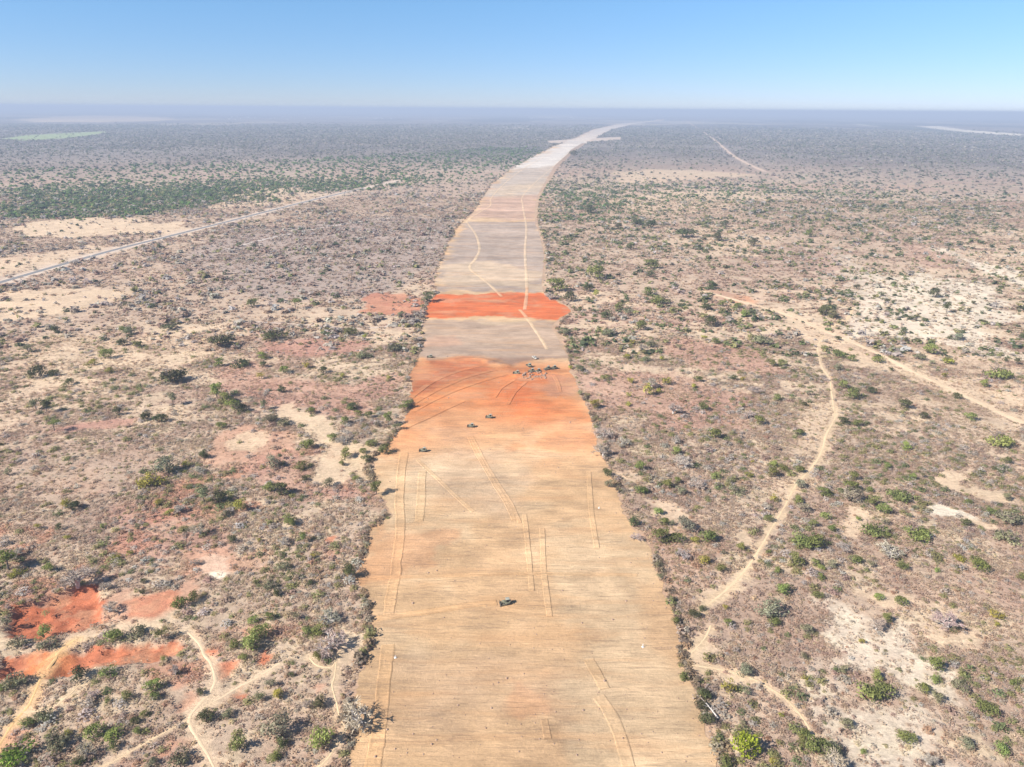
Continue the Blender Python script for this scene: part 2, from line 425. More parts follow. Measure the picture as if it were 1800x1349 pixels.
SL = np.array(STRIP_L, float)[::-1]; SR = np.array(STRIP_R, float)[::-1]
strip_outline = np.array([gp(x, y) for y, x in STRIP_L] + [gp(x, y) for y, x in STRIP_R[::-1]] + [gp(1300, 1500), gp(560, 1500)])
WING = gps([(962, 248), (1000, 245.5), (1092, 241), (1090, 246), (1030, 250), (968, 252.5)])

# paths: (name, label, category, width m, colour, [pixels])
PATHS = [
 ('dirt_road', 'wide sandy dirt road slanting through the scrub right of the cleared strip', 'road', 5.6, SAND, [(1235, 512), (1290, 527), (1350, 543), (1400, 560), (1450, 582), (1500, 603), (1550, 625), (1600, 652), (1660, 680), (1720, 708), (1800, 745), (1900, 790)]),
 ('footpath', 'winding sandy footpath from the dirt road down to the right edge of the cleared strip', 'path', 3.0, PALE, [(1448, 590), (1438, 608), (1440, 630), (1446, 648), (1458, 665), (1462, 690), (1466, 720), (1468, 735), (1452, 765), (1446, 790), (1432, 815), (1412, 838), (1396, 858), (1380, 890), (1362, 920), (1338, 962), (1312, 1000), (1280, 1035), (1250, 1060), (1232, 1075)]),
 ('footpath', 'short steep sandy footpath ending at the right edge of the strip beside bare sand', 'path', 2.2, PALE, [(1250, 1100), (1240, 1120), (1222, 1142), (1200, 1162)]),
 ('footpath', 'pale sandy path running from the strip edge down to the bottom right sand', 'path', 2.6, PALE, [(1205, 1168), (1260, 1176), (1310, 1188), (1350, 1208), (1385, 1232), (1415, 1268), (1432, 1300)]),
 ('footpath', 'yellowish footpath leaving the bottom left corner and crossing the red earth trench', 'path', 3.0, (0.66, 0.42, 0.20), [(-20, 1330), (0, 1308), (25, 1268), (50, 1240), (62, 1215), (72, 1190), (88, 1165), (104, 1145), (130, 1126)]),
 ('footpath', 'narrow curving footpath branching right towards the red earth trench', 'path', 1.8, PALE, [(38, 1252), (62, 1250), (92, 1245), (115, 1228), (140, 1205), (165, 1180), (168, 1172)]),
 ('footpath', 'sandy footpath winding up from the bottom edge past small red patches', 'path', 2.8, SAND, [(382, 1360), (366, 1328), (350, 1302), (336, 1280), (334, 1262), (350, 1240), (368, 1220), (378, 1196), (370, 1165), (358, 1150), (352, 1135), (335, 1116), (325, 1108)]),
 ('footpath', 'straight pale footpath branching to the small red hollows left of the strip', 'path', 2.4, SAND, [(345, 1250), (385, 1228), (425, 1205), (455, 1190), (492, 1166)]),
 ('footpath', 'thin straight footpath running from the bottom edge up to the path fork', 'path', 1.3, PALE, [(170, 1352), (205, 1336), (250, 1310), (295, 1285), (336, 1262)]),
 ('footpath', 'footpath looping past the silver green tree to the left strip edge', 'path', 2.0, PALE, [(545, 1158), (558, 1170), (585, 1172), (592, 1150), (588, 1190), (584, 1205), (592, 1235), (598, 1262), (608, 1280), (596, 1300), (575, 1335), (545, 1360)]),
 ('road_shoulder', 'pale dusty shoulder of the asphalt road on the left plain', 'road shoulder', 20.0, (0.54, 0.43, 0.34), [(-40, 508), (0, 497), (100, 468), (200, 440), (300, 415), (400, 390), (470, 372), (550, 352), (640, 331), (700, 318)]),
 ('track', 'faint grey track crossing the burnt plain left of the strip', 'track', 4.0, (0.50, 0.43, 0.38), [(400, 438), (430, 430), (500, 413), (570, 400), (640, 389), (692, 383)]),
 ('track', 'thin pale track crossing grey scrub towards the strip edge', 'track', 2.0, (0.50, 0.40, 0.33), [(450, 566), (560, 573), (620, 578), (690, 574), (750, 570)]),
 ('track', 'long straight sandy track cutting through distant woodland on the right', 'track', 11.0, (0.54, 0.40, 0.30), [(1205, 212), (1230, 228), (1258, 248), (1285, 271), (1310, 286), (1345, 302)]),
 ('track', 'reddish continuation of the long track through green bush on the right', 'track', 4.0, (0.48, 0.34, 0.25), [(1355, 306), (1390, 325), (1440, 345), (1500, 380), (1530, 395), (1565, 414)]),
 ('track', 'faint pale side track along the edge of the white sand flat', 'track', 2.2, PALE, [(1460, 575), (1490, 560), (1500, 540)]),
]
# worn strips on the cleared corridor: (label, width m, colour, ridge m, [pixels])
WORN = [
 ('long pale vehicle track along the left side of the strip near the bottom edge', 4.6, (0.60, 0.37, 0.185), 0.21, [(650, 1375), (656, 1349), (668, 1270), (676, 1200), (682, 1134)]),
 ('long vehicle track along the left side of the strip beside the orange cut', 4.4, (0.58, 0.35, 0.18), 0.21, [(683, 1082), (691, 1030), (698, 985), (704, 930), (703, 880), (706, 830), (711, 797)]),
 ('short pale vehicle track right of the long left track', 4.0, (0.66, 0.47, 0.26), 0.14, [(737, 917), (741, 870), (743, 828)]),
 ('pair of tyre marks slanting from the middle bulldozers towards the strip centre, left mark', 2.2, (0.60, 0.36, 0.18), 0.17, [(824, 768), (845, 810), (868, 850), (890, 885), (904, 915)]),
 ('pair of tyre marks slanting from the middle bulldozers towards the strip centre, right mark', 2.0, (0.62, 0.38, 0.2), 0.17, [(829, 768), (851, 810), (875, 850), (898, 885), (914, 920)]),
 ('thin yellowish tyre mark slanting away from the left bulldozer', 2.2, (0.66, 0.46, 0.26), 0.10, [(733, 808), (765, 838), (800, 872), (832, 900)]),
 ('pale tyre mark slanting across the lower right of the strip', 3.6, (0.66, 0.45, 0.25), 0.10, [(1035, 1160), (1052, 1190), (1063, 1212)]),
 ('broad faint tyre mark at the lower right of the strip near the bottom edge', 4.0, (0.58, 0.40, 0.24), 0.14, [(1052, 1225), (1075, 1260), (1092, 1300), (1106, 1349)]),
 ('short rusty tyre mark in the lower middle of the strip', 2.6, (0.54, 0.34, 0.19), 0.10, [(957, 1265), (963, 1300)]),
 ('curving pale sandy track along the left of the grey far strip', 3.2, PALE, 0, [(882, 522), (868, 508), (850, 492), (826, 472), (836, 455), (843, 438), (836, 412), (824, 396), (822, 388), (842, 374), (862, 362), (864, 348), (885, 325), (905, 308), (935, 288), (970, 270)]),
 ('straight pale sandy track along the right of the grey far strip', 3.2, (0.60, 0.46, 0.32), 0, [(922, 545), (926, 515), (925, 480), (923, 440), (925, 400), (919, 362), (919, 345), (940, 322), (965, 300), (985, 282), (1003, 266)]),
 ('pale sandy track crossing the brown strip behind the parked machines', 3.0, PALE, 0, [(914, 545), (928, 562), (940, 580), (952, 598), (962, 615)]),
 ('reddish scraped line running past the lone near bulldozer', 3.0, (0.57, 0.325, 0.155), 0.24, [(662, 1088), (740, 1078), (820, 1066), (873, 1060)]),
 ('rusty scraped line crossing the strip above the lone near bulldozer', 1.8, (0.50, 0.30, 0.16), 0.17, [(625, 1018), (740, 1014), (860, 1010), (980, 1010), (1120, 1012)]),
]
for k_, f_ in enumerate([[(1035, 830), (1040, 900), (1049, 965)], [(953, 930), (957, 1010), (966, 1085)], [(972, 935), (987, 985), (998, 1030)], [(842, 903), (800, 930), (738, 962)], [(948, 1262), (953, 1305), (958, 1349)],
   [(1012, 1180), (1022, 1250), (1030, 1330)], [(922, 905), (928, 960), (935, 1040)], [(1130, 1180), (1140, 1250), (1152, 1349)], [(880, 925), (930, 960), (960, 1000)], [(735, 1090), (728, 1150), (722, 1200)], [(1075, 900), (1090, 980), (1108, 1060)]]):
    if k_ not in (0, 1, 6): continue
    WORN.append(('faint old tyre mark on the scraped earth, ' + ['upper right', 'centre', 'right of centre', 'crossing at upper left', 'bottom centre', 'lower right of centre', 'upper centre', 'lower right', 'slanting at the centre', 'left of the bulldozer', 'along the right side'][k_], 2.4, (.62, .44, .26), .025, f_))
FAN = [[(722, 700), (760, 672), (800, 655), (850, 642)], [(722, 712), (770, 685), (820, 664), (872, 650)], [(724, 724), (780, 695), (835, 674), (890, 658)], [(716, 742), (770, 715), (830, 690)],
 [(712, 752), (765, 728), (815, 705)], [(735, 690), (775, 664), (812, 650)], [(868, 700), (882, 682), (905, 668)], [(880, 708), (895, 686), (915, 670)], [(893, 712), (905, 690), (925, 672)],
 [(906, 735), (908, 700), (911, 672)], [(928, 738), (924, 705), (920, 675)], [(960, 700), (958, 680), (955, 662)], [(985, 690), (980, 672), (972, 660)], [(840, 712), (862, 694), (885, 680)]]
for k_, f_ in enumerate(FAN):
    if k_ in (3, 5, 7, 9, 10, 11, 13): continue
    WORN.append(('curved blade furrow in the orange red heap, ' + ['left side, uppermost', 'left side, second', 'left side, third', 'left side, fourth', 'left side, lowest', 'at the upper left corner', 'first of three at the middle', 'second of three at the middle', 'third of three at the middle', 'running straight down, left', 'running straight down, right', 'below the rubble', 'near the right edge', 'short, at the centre'][k_], 4.2 if k_ < 6 else 2.6, (0.54, 0.24, 0.11), .22, f_))
# tone patches of the strip itself
ST = [
 (ORANGE, .55, 45, 8, [(690, 690), (1000, 640), (1062, 780), (900, 790), (800, 775), (680, 800)]),
 (ORANGE, .85, 22, 8, [(718, 690), (735, 630), (820, 625), (880, 640), (1002, 648), (1022, 690), (1046, 745), (900, 735), (830, 700), (760, 720), (712, 760), (700, 740)]),
 (RED, .7, 9, 6, [(722, 660), (760, 632), (830, 630), (870, 640), (840, 662), (780, 680), (725, 690)]),
 (BRIGHT, .65, 26, 8, [(850, 690), (900, 655), (960, 665), (960, 685), (930, 735), (900, 735), (880, 700)]),
 (PINK, .5, 4, 4, [(950, 660), (1005, 655), (1015, 690), (960, 700)]),
 (ORANGE, .45, 5, 4, [(960, 760), (1052, 755), (1056, 790), (960, 795), (900, 790)]),
 ((0.30, 0.205, 0.16), .8, 5, 5, [(735, 620), (750, 605), (900, 610), (985, 612), (1002, 630), (900, 640), (840, 628), (760, 632)]),
 (GREYTAN, .9, 8, 6, [(740, 562), (985, 565), (1002, 625), (960, 628), (735, 628)]),
 (PALE, .4, 5, 5, [(820, 562), (900, 558), (930, 565), (850, 575)]),
 (PINK, .45, 5, 5, [(742, 590), (790, 592), (800, 605), (742, 612)]),
 (BRIGHT, .95, 4, 7, [(745, 558), (755, 518), (880, 516), (955, 514), (985, 530), (1015, 545), (985, 562), (900, 558), (830, 560)]),
 (GREYBR, .92, 12, 8, [(768, 514), (965, 512), (965, 440), (948, 390), (820, 390), (775, 460)]),
 (PALE, .45, 10, 12, [(775, 470), (860, 458), (950, 480), (950, 505), (800, 505)]),
 ((0.47, 0.31, 0.24), .8, 25, 14, [(820, 385), (948, 388), (948, 345), (870, 322), (838, 365)]),
 ((0.47, 0.40, 0.335), .9, 40, 20, [(850, 345), (945, 345), (985, 290), (1010, 265), (940, 275), (900, 298)]),
 (PALE, .5, 40, 20, [(855, 335), (960, 318), (940, 335), (880, 345)]),
 ((0.66, 0.60, 0.53), .9, 60, 30, [(900, 298), (990, 290), (1035, 250), (1000, 247)]),
 ((0.62, 0.54, 0.46), .85, 90, 40, [(965, 256), (1035, 252), (1165, 209), (1130, 209), (1040, 228)]),
 (ORANGE, .32, 5, 4, [(648, 933), (790, 940), (780, 1000), (700, 1005), (622, 1015), (640, 970)]),
 (ORANGE, .3, 3, 3, [(905, 1200), (955, 1190), (958, 1250), (905, 1255)]),
 ((0.58, 0.36, 0.19), .5, 3, 3, [(860, 1060), (1010, 1050), (1040, 1075), (860, 1078)]),
 (GREYTAN, .35, 14, 7, [(780, 770), (900, 790), (940, 850), (860, 900), (760, 880), (750, 820)]),
 (GREYTAN, .3, 14, 7, [(700, 1120), (900, 1120), (1040, 1200), (1000, 1280), (720, 1280), (670, 1200)]),
 (PALE, .6, 10, 8, [(950, 940), (1140, 950), (1200, 1180), (1268, 1349), (1060, 1349), (1020, 1130)]),
 (PALE, .5, 6, 6, [(655, 810), (760, 820), (740, 920), (690, 905), (660, 850)]),
]

def paint(X, Y, col, table, bare=None, wn_=None):
    n1 = fbm(X, Y, 9.0, 4, 31) - 0.5
    for k, row in enumerate(table):
        if bare is None: c, op, fe, wob, px = row
        else: c, op, fe, wob, br, px = row
        pts = gps(px)
        m = np.zeros(X.shape)
        if op < .9 and fe > 1.3: fe, wob = fe * 1.7, wob * 1.4
        big = wob > 20
        nn = (fbm(X, Y, wob * 4, 5, 60 + k) - 0.5) if big else None
        def fn(x, y):
            w = (fbm(x, y, max(2.0, wob * 2.2), 4, 60 + k) - 0.5) * 4.2 * wob
            return sstep(fe * 0.5, -fe * 0.5, sd_poly(x, y, pts) + w)
        masked(X, Y, pts, fe + wob * 2.5, fn, m)
        col += (np.array(c) - col) * (m * op)[:, None]
        if bare is not None: np.maximum(bare, m * br, out=bare)

# ------------------------------------------------------------------ ground sheet
def axis(pos_fine, neg, hi, fine, ratio, far_at):
    out = [0.0]
    while out[-1] < hi:
        x = out[-1]
        s = fine if x < pos_fine else (fine + (x - pos_fine) * ratio if x < far_at else x * 0.05)
        out.append(x + s)
    return np.array(out)
ax = axis(150, 0, 46000, 1.3, .011, 22000)
gx = np.concatenate([-ax[:0:-1], ax])
ay = axis(230, 0, 45800, 1.1, .0065, 22000) + 110
gy = np.concatenate([-np.array([46000, 20000, 9000, 4000, 1500, 600, 200, 0.])[:], np.arange(20, 110, 6.0), ay])
gy = np.unique(gy)
GX, GY = np.meshgrid(gx, gy)
nx, ny = len(gx), len(gy)
X = GX.ravel(); Y = GY.ravel()

def sandy(X, Y):
    D = np.hypot(X, Y)
    s = sstep(.515, .63, fbm(X, Y * 1.5, 22, 5, 301)) * np.clip(.12 + .7 * sstep(320, 480, D), 0, 1)
    s = np.maximum(s, sstep(.545, .63, fbm(X, Y * 1.6, 80, 5, 302)) * sstep(380, 600, D) * .8)
    return s * sstep(2100, 1000, D)

def ground_colour(X, Y):
    D = np.hypot(X, Y)
    a = fbm(X, Y, 34, 5, 1); b = fbm(X, Y, 11, 4, 2); c = fbm(X, Y, 160, 4, 3); g = fbm(X, Y, 420, 5, 4)
    c1 = np.array((0.46, 0.345, 0.25)); c2 = np.array((0.385, 0.275, 0.205)); c3 = np.array((0.56, 0.44, 0.30)); c4 = np.array((0.44, 0.285, 0.21))
    col = c1 + (c2 - c1) * sstep(.38, .60, a)[:, None]
    col = col + (c4 - col) * (sstep(.45, .65, c) * .7)[:, None]
    col = col + (c3 - col) * (sstep(.55, .70, b) * .75)[:, None]
    rust = sstep(.56, .68, fbm(X, Y, 20, 5, 303)) * sstep(-40, -90, X) * sstep(420, 330, D)
    col = col + (np.array((0.46, 0.215, 0.135)) - col) * (rust * .75)[:, None]
    col = col + (np.array((0.62, 0.475, 0.325)) - col) * (sandy(X, Y) * .8)[:, None]
    farw = sstep(1500, 3400, D)
    dark = np.array((0.15, 0.13, 0.12)); lite = np.array((0.24, 0.205, 0.18))
    fcol = dark + (lite - dark) * sstep(.35, .65, g)[:, None]
    fcol = fcol + (np.array((0.42, 0.35, 0.27)) - fcol) * (sstep(.56, .66, fbm(X, Y * .5, 900, 6, 9)) * .75 * sstep(4000, 8000, D))[:, None]
    fcol = fcol + (np.array((0.05, 0.06, 0.05)) - fcol) * (sstep(.46, .38, fbm(X, Y * .45, 1300, 5, 10)) * .8 * sstep(4000, 8000, D))[:, None]
    col = col + (fcol - col) * farw[:, None]
    return col

COL = ground_colour(X, Y)
BARE = np.zeros(len(X))
paint(X, Y, COL, PATCH, BARE)
for px in FAR_DARK:
    pts = gps(px); m = np.zeros(len(X))
    masked(X, Y, pts, 200, lambda x, y: sstep(60, -60, sd_poly(x, y, pts)), m)
    COL += (np.array((0.07, 0.085, 0.06)) - COL) * (m * .9)[:, None]
pt_ = (COL[:, 0] / COL[:, 1] > 2.3) & (Y < 330)
COL[pt_] *= (0.62 + .85 * fbm(X[pt_], Y[pt_], 4.5, 5, 97))[:, None]
COL[pt_] += (np.array((0.50, 0.27, 0.16)) - COL[pt_]) * (sstep(.52, .66, fbm(X[pt_], Y[pt_], 7, 4, 98)) * .6)[:, None]
# soil thrown out along the paths blends into the ground beside them
for nm, lb, ct, wd, c, px in PATHS:
    pts = catmull(gps(px), 12.0 if wd < 8 else 40.0); m = np.zeros(len(X))
    masked(X, Y, pts, wd * 2.5, lambda x, y: sstep(wd * 1.3, wd * .25, seg_dist(x, y, pts, False) + (fbm(x, y, 5, 4, 77) - .5) * wd * 2.2), m)
    COL += (np.array(c) - COL) * (m * .7)[:, None]
# scraped earth spilling past the strip
m = np.zeros(len(X))
masked(X, Y, strip_outline, 30, lambda x, y: sstep(5, 0, sd_poly(x, y, strip_outline) + (fbm(x, y, 7, 4, 78) - .5) * 9), m)
COL += (np.array((0.46, 0.30, 0.19)) - COL) * (m * .6)[:, None]
# dug hollows
PITS = [(1.6, PATCH_i) for PATCH_i in range(len(PATCH)) if PATCH[PATCH_i][4] == 1. and (PATCH[PATCH_i][0] in (RED, PINK) or PATCH[PATCH_i][0][0] == 0.43) and PATCH[PATCH_i][5][0][1] > 1000]
Z = np.zeros(len(X))
def pit_depth(X, Y):
    z = np.zeros(X.shape)
    for dp, i in PITS:
        c, op, fe, wob, br, px = PATCH[i]
        pts = gps(px); m = np.zeros(X.shape)
        size = np.ptp(pts, axis=0).min()
        dd = min(2.4, 0.35 + size * 0.12)
        masked(X, Y, pts, 5, lambda x, y: sstep(1.0, -1.4, sd_poly(x, y, pts) + (fbm(x, y, 3.2, 3, 91) - .5) * 3.4) * (dd * (0.55 + 0.9 * (fbm(x, y, 5, 3, 92)))), m)
        z = np.maximum(z, m)
    for nm, lb, ct, wd, c, px in PATHS:
        if px[0][1] < 1000: continue
        pts = gps(px); m = np.ones(X.shape)
        masked(X, Y, pts, 8, lambda x, y: .35 + .65 * sstep(1.5, 6, seg_dist(x, y, pts, False)), m)
        z *= m
    return z
Z = -pit_depth(X, Y)
Z += np.where(Z < -.25, (fbm(X, Y, 2.6, 3, 95) - .5) * 1.1, 0)
idx = np.arange(nx * ny).reshape(ny, nx)
q = np.stack([idx[:-1, :-1], idx[:-1, 1:], idx[1:, 1:], idx[1:, :-1]], -1).reshape(-1, 4)
me = mesh_np('ground', np.stack([X, Y, Z], 1), q)
add_col(me, 'soil', COL)
link('ground', me, M_SOIL, label='dry reddish savanna ground with patches of sand and bare red earth', cat='ground', kind='structure')
del GX, GY, idx, q

# ------------------------------------------------------------------ the cleared strip
def strip_edges(yp):
    return np.interp(yp, SL[:, 0], SL[:, 1]), np.interp(yp, SR[:, 0], SR[:, 1])
rows = []
yp = 1500.0
while yp > 210.5:
    rows.append(yp)
    d = gp(950, yp)[1]
    step_m = 0.8 if d < 330 else 0.8 + (d - 330) * 0.006
    yp2 = yp
    # one row further by about step_m
    dpx = 0.02
    while gp(950, yp2)[1] - d < step_m and yp2 > 210.5: yp2 -= max(0.05, dpx * yp / 40)
    yp = yp2
rows.append(210.5)
NC = 150
pos = []
wl_ = 0
for i, yp in enumerate(rows):
    xl, xr = strip_edges(yp) if yp <= 1349 else (612 - (yp - 1349) * .3, 1268 + (yp - 1349) * .33)
    L = gp(xl, yp); R = gp(xr, yp)
    k = 1.0 if L[1] < 500 else min(8.0, L[1] / 500)
    L = L + np.array([(fbm(np.array([L[1]]), np.array([3.0]), 6 * k, 5, 5)[0] - .5) * (6.0 if k < 1.05 else 13.0) * k, 0]); R = R + np.array([(fbm(np.array([R[1]]), np.array([9.0]), 6 * k, 5, 6)[0] - .5) * (6.0 if k < 1.05 else 13.0) * k, 0])
    t = np.linspace(0, 1, NC)[:, None]
    pos.append(L + (R - L) * t)
pos = np.concatenate(pos)
SX, SY = pos[:, 0], pos[:, 1]
scol = np.empty((len(SX), 3)); scol[:] = TAN
v = fbm(SX, SY, 40, 4, 12)
scol += (np.array(PALE) - scol) * (sstep(.5, .7, v) * .5)[:, None]
scol += (np.array((0.49, 0.315, 0.18)) - scol) * (sstep(.5, .3, v) * .5)[:, None]
paint(SX, SY, scol, ST)
# pads and passes of different soil laid across the strip
bd = fbm(SX * .10, SY, 26, 5, 17); bd2 = fbm(SX * .25, SY, 90, 4, 18); mo = fbm(SX, SY, 9, 5, 19)
scol *= (1 + .55 * (bd - .5) * sstep(250, 800, SY) + .45 * (bd2 - .5) + .40 * (mo - .5))[:, None]
redness = np.clip((scol[:, 0] / scol[:, 1] - 1.7) / 1.5, 0, 1)
scol += (np.array((0.50, 0.31, 0.19)) - scol) * (redness * sstep(.52, .68, fbm(SX * .5, SY, 14, 5, 20)) * .4)[:, None]
lift = 0.06 + np.hypot(SX, SY) * 2.5e-5
lift += (fbm(SX, SY, 5, 3, 14)) * .12 * sstep(900, 300, SY)
# heaped ridge of fresh soil pushed up by the machines
def heap(px, h, w):
    pts = gps(px)
    return h * np.exp(-(seg_dist(SX, SY, pts, False) / w) ** 2)
lift += heap([(740, 640), (790, 634), (850, 634), (890, 645)], 1.2, 4) * (0.5 + fbm(SX, SY, 6, 3, 15))
lift += heap([(905, 662), (935, 659), (955, 657)], 1.3, 2.6) * (0.3 + 1.2 * fbm(SX, SY, 4, 3, 16))
nr = len(rows)
idx = np.arange(nr * NC).reshape(nr, NC)
q = np.stack([idx[:-1, :-1], idx[:-1, 1:], idx[1:, 1:], idx[1:, :-1]], -1).reshape(-1, 4)
me = mesh_np('cleared_strip', np.stack([SX, SY, lift], 1), q)
add_col(me, 'soil', scol)
link('cleared_strip', me, M_GRADED, label='long strip of bulldozed bare earth running away to the horizon', cat='cleared strip', kind='structure')
# side arm crossing far away
wc = WING
me = mesh_np('cleared_side_arm', np.concatenate([np.c_[wc, np.full(len(wc), .1)]]), np.array([[0, 1, 4, 5], [1, 2, 3, 4]]))
add_col(me, 'soil', np.tile(np.array((0.55, 0.44, 0.35)), (len(wc), 1)))
link('cleared_side_arm', me, M_GRADED, label='bare earth arm crossing the far end of the strip', cat='cleared strip', kind='structure')

# ------------------------------------------------------------------ paths and tracks
def ribbon(name, px, width, colour, z, mat, label, cat, ridge=0.0, wob=0.5, seed=0):
    g = gps(px)
    far = np.linalg.norm(g, axis=1).mean()
    pts = catmull(g, 1.2 if far < 420 else far * 0.006)
    t = np.gradient(pts, axis=0); t /= np.linalg.norm(t, axis=1)[:, None] + 1e-9
    nrm = np.stack([-t[:, 1], t[:, 0]], 1)
    s = np.cumsum(np.r_[0, np.linalg.norm(np.diff(pts, axis=0), axis=1)])
    prof = [(-1.0, 0), (-.86, 1), (-.72, 0.05), (-.3, 0), (.3, 0), (.72, 0.05), (.86, 1), (1.0, 0)] if ridge > 0 else [(-1., 0), (-.5, 0), (0, 0), (.5, 0), (1., 0)]
    k = len(prof); co = np.zeros((len(pts), k, 3))
    wl = width * .5 * (1 + wob * 1.3 * (fbm(s, np.full_like(s, 1.0 + seed), 4.5, 3, seed) - .5) + wob * (fbm(s, np.full_like(s, 2.0), 19, 2, seed + 5) - .5))
    wr = width * .5 * (1 + wob * 1.3 * (fbm(s, np.full_like(s, 4.0 + seed), 4.5, 3, seed + 1) - .5) + wob * (fbm(s, np.full_like(s, 6.0), 19, 2, seed + 6) - .5))
    fade = np.clip(np.minimum(s, s[-1] - s) / 9.0, 0, 1); ridge_s = ridge * fade * (.55 + .9 * fbm(s, s * 0 + 8.0, 12, 3, seed + 40))
    zz = z + np.hypot(pts[:, 0], pts[:, 1]) * 4e-5 - pit_depth(pts[:, 0], pts[:, 1]) * .8
    for j, (a, b) in enumerate(prof):
        w = np.where(a < 0, wl, wr) * a
        co[:, j, :2] = pts + nrm * w[:, None]
        co[:, j, 2] = zz + b * ridge_s * .6 * np.maximum(0, 1.6 * fbm(s, np.full_like(s, 3.0 * j), 3, 3, seed + j) - .25) - (0.12 if a in (-1., 1.) else 0)
    idx = np.arange(len(pts) * k).reshape(len(pts), k)
    q = np.stack([idx[:-1, :-1], idx[:-1, 1:], idx[1:, 1:], idx[1:, :-1]], -1).reshape(-1, 4)[:, ::-1]
    me = mesh_np(name, co.reshape(-1, 3), q)
    if mat is M_GRADED:
        loc = np.array([scol[np.argmin((SX - p[0]) ** 2 + (SY - p[1]) ** 2)] for p in pts[::3]])
        if ridge == 0: loc = np.array((.27, .21, .14))[None, :] + loc * .65
        loc = np.repeat(loc, 3, 0)[:len(pts)]
        base = np.repeat(loc * (1.05, 1.01, .96) * .75 + np.array(colour) * .2, k, 0)
    else: base = np.array(colour)
    c = base * (0.9 + 0.25 * fbm(co[..., 0].ravel(), co[..., 1].ravel(), 14, 3, 3))[:, None]
    if ridge > 0: c = c * np.tile([1, .92, 1.03, 1.06, 1.06, 1.03, .92, 1], len(pts))[:, None]
    add_col(me, 'soil', c)
    return link(name, me, mat, label=label, cat=cat, kind='structure')

for i, (nm, lb, ct, wd, c, px) in enumerate(PATHS):
    ribbon(nm, px, wd * (1 if nm == 'track' else .38 if wd < 5 else .92 if wd < 8 else 1), c, .03 + .004 * i, M_TRACK, lb, ct, wob=1.0 if wd < 8 else .5, seed=i * 11)
ROAD = [p for p in PATHS if p[0] == 'road_shoulder'][0][5]
ribbon('asphalt_road', ROAD[:-1], 10.0, (0.12, 0.12, 0.12), .14, M_ASPHALT, 'grey asphalt road slanting across the left plain', 'road', wob=.04, seed=400)
for i, (lb, wd, c, rd, px) in enumerate(WORN):
    ribbon('vehicle_track', px, wd, c, .24 + .004 * i, M_GRADED, lb, 'track', ridge=rd, wob=.3 if rd else .45, seed=500 + i * 13)

# ------------------------------------------------------------------ plant prototypes (unit: crown about 1 wide)
def quads_at(c, n, size, r):
    """little quads centred at c, facing n, each with random roll; returns verts (k,4,3)"""
    k = len(c)
    a = r.normal(size=(k, 3)); a -= (a * n).sum(1)[:, None] * n; a /= np.linalg.norm(a, axis=1)[:, None] + 1e-9
    b = np.cross(n, a)
    s = size[:, None]; e = (size * r.uniform(.55, 1.0, k))[:, None]
    return np.stack([c - a * s - b * e * .5, c + a * s * .3 - b * e, c + a * s + b * e * .5, c - a * s * .3 + b * e], 1)

def crown_cloud(r, nleaf, lobes, hgt, size, z0=0.0, flat=1.0, inner=0.25, spread=.30):
    cs = []
    for i in range(lobes):
        an = r.uniform(0, 6.28); rr = spread * math.sqrt(r.uniform(0.05, 1))
        cs.append((rr * math.cos(an), rr * math.sin(an), z0 + hgt * r.uniform(.16, .62), r.uniform(.16, .27)))
    cs.append((0, 0, z0 + hgt * .45, .27))
    cs = np.array(cs)
    pick = r.integers(0, len(cs), nleaf)
    n = r.normal(size=(nleaf, 3)); n[:, 2] = np.abs(n[:, 2]) * .9 - .15 * r.random(nleaf); n /= np.linalg.norm(n, axis=1)[:, None]
    rad = cs[pick, 3] * (1 - inner * r.random(nleaf) ** 1.5) * (1 + .16 * r.normal(size=nleaf))
    c = cs[pick, :3] + n * rad[:, None] * np.array([1, 1, hgt * flat])
    c[:, 2] = np.maximum(c[:, 2], .02)
    nn = n + r.normal(size=(nleaf, 3)) * .36; nn /= np.linalg.norm(nn, axis=1)[:, None]
    qv = quads_at(c, nn, size * r.uniform(.6, 1.35, nleaf), r)
    lobevar = r.uniform(.25, .75, len(cs))[pick]
    var = np.clip(lobevar + r.normal(size=nleaf) * .2, 0, 1)
    return qv, var

def tube(p0, p1, r0, r1, sides=5):
    p0 = np.asarray(p0, float); p1 = np.asarray(p1, float)
    d = p1 - p0; d = d / (np.linalg.norm(d) + 1e-9)
    a = np.cross(d, (0.3, 0.8, 0.52)); a /= np.linalg.norm(a); b = np.cross(d, a)
    th = np.arange(sides) * 2 * math.pi / sides
    ring = np.cos(th)[:, None] * a + np.sin(th)[:, None] * b
    v = np.concatenate([p0 + ring * r0, p1 + ring * r1])
    f = [(i, (i + 1) % sides, sides + (i + 1) % sides, sides + i) for i in range(sides)]
    return v, np.array(f)

def join(parts):
    vs, fs, o = [], [], 0
    for v, f in parts:
        vs.append(v); fs.append(f + o); o += len(v)
    return np.concatenate(vs), np.concatenate(fs)

def trunk_mesh(name, r, height, splay, stems=1, thick=.035):
    parts = []
    for s in range(stems):
        an = r.uniform(0, 6.28); b = np.array([math.cos(an), math.sin(an), 0]) * (.05 if stems > 1 else 0)
        top = b + np.array([math.cos(an) * .06 * stems, math.sin(an) * .06 * stems, height * .55])
        parts.append(tube(b - np.array([0, 0, .05]), (b + top) / 2, thick * 1.25, thick))
        parts.append(tube((b + top) / 2, top, thick, thick * .8))
        for k in range(3):
            a2 = an + k * 2.1 + r.uniform(-.4, .4)
            e = top + np.array([math.cos(a2) * splay, math.sin(a2) * splay, height * r.uniform(.25, .4)])
            parts.append(tube(top, e, thick * .65, thick * .25, 4))
    v, f = join(parts)
    return mesh_np(name, v, f)

def cloud_mesh(name, qv, var):
    k = len(qv)
    me = mesh_np(name, qv.reshape(-1, 3), np.arange(k * 4).reshape(k, 4))
    add_val(me, 'var', np.repeat(var, 4))
    return me

